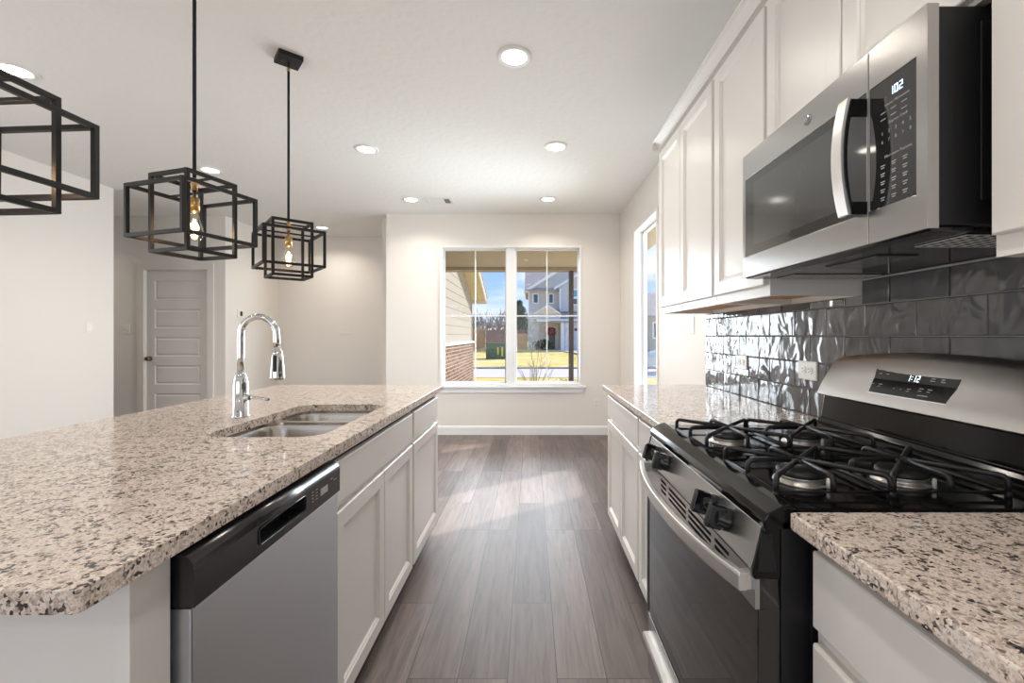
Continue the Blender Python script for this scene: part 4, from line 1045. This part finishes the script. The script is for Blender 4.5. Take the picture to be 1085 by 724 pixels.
obj('trunk', MB().tube([(-.9, 52, .0), (-.9, 52, 3.5)], [.12, .05], 8), barkm, et)
sap = thing('sapling', 'thin leafless sapling with pale lichen twigs outside the right pane', 'tree', (.14, 11.8, -.22))
obj('stem_and_twigs', tree_mb((.14, 11.8, -.23), 2.1, 5, 4, .42, .012), barks, sap)
def shrub(name, label, x, y, z, h, n, seed, leaves):
    t = thing(name, label, 'shrub', (x, y, z)); random.seed(seed); mb = MB()
    for i in range(n):
        a = random.uniform(0, 2*PI); s_ = random.uniform(.1, .5)*h; p = Vector((x, y, z-.02)); q = p+Vector((math.cos(a)*s_, math.sin(a)*s_*.5, h*random.uniform(.6, 1)))
        mb.tube([p, (p+q)/2+Vector((random.uniform(-.04, .04), 0, .05)), q], [.006, .005, .003], 4, caps=False)
    obj('stems', mb, barks, t)
    obj('foliage', leafball((x, y, z+.30), (.45, .25, .22), leaves, seed+1, .035), leafy, t, recalc=False)
shrub('twiggy_shrub', 'low twiggy shrub with arching pale stems below the right pane', .08, 8.9, -.2, 1.0, 22, 3, 240)
shrub('flowering_shrub', 'low yellow-green shrub at the foot of the porch post', .78, 9.7, -.2, .3, 8, 6, 300)
bsh = thing('round_bush', 'round green bush at the foot of the stone wall across the street', 'shrub', (.95, 38.6, 0))
obj('foliage', leafball((1.0, 38.6, .45), (.9, .5, .5), 500, 44, .1), leafd, bsh, recalc=False)
obj('stems', MB().tube([(1.0, 38.6, -.02), (1.0, 38.6, .5)], .04, 6), barkm, bsh)

# neighbour house and car seen through the right-hand window
nh = thing('neighbour_house', 'single-storey tan house with shingle roof seen through the side window', 'house', (13, 37, 0))
obj('wall', MB().box(8.8, 20, 34, 42, -.1, 2.9), mat('neighbour_wall', (.42, .38, .32), .8), nh)
obj('roof', MB().prism([(33.4, 2.75), (38, 4.9), (42.6, 2.75)], lambda p, q, t: (t, p, q), 8.6, 20.5), shingle, nh)
f_ = obj('window', MB().box(9.3, 10.4, 33.93, 34.01, 1.0, 2.3), hwhite, nh); obj('pane', MB().box(9.4, 10.3, 33.9, 33.94, 1.1, 2.2), hglass, f_)
ca = thing('car', 'pale blue-green car parked on the street, seen through the side window', 'car', (6.9, 18.6, -.32))
CXT = lambda p, q, t: (p, t, q)
obj('car_body', MB().prism([(5.0, .0), (5.02, .38), (5.15, .55), (6.0, .68), (6.65, 1.12), (8.2, 1.15), (8.9, .75), (9.2, .68), (9.25, .05), (9.0, -.08), (5.2, -.08)], CXT, 17.75, 19.45), carp, ca, bevel=.05, seg=3)
cw = MB()
for y in (17.735, 19.44): cw.prism([(6.2, .70), (6.72, 1.04), (7.4, 1.06), (7.4, .70)], CXT, y, y+.025); cw.prism([(7.48, .70), (7.48, 1.06), (8.15, 1.06), (8.6, .72)], CXT, y, y+.025)
obj('side_window', cw, hglass, ca)
for x in (5.85, 8.4):
    for y in (17.74, 19.24): obj('wheel', MB().lathe([(.12, 0), (.30, .0), (.33, .03), (.33, .19), (.30, .22), (.12, .22)], (x, y, .01), 20, (0, 1, 0)), rubber, ca)
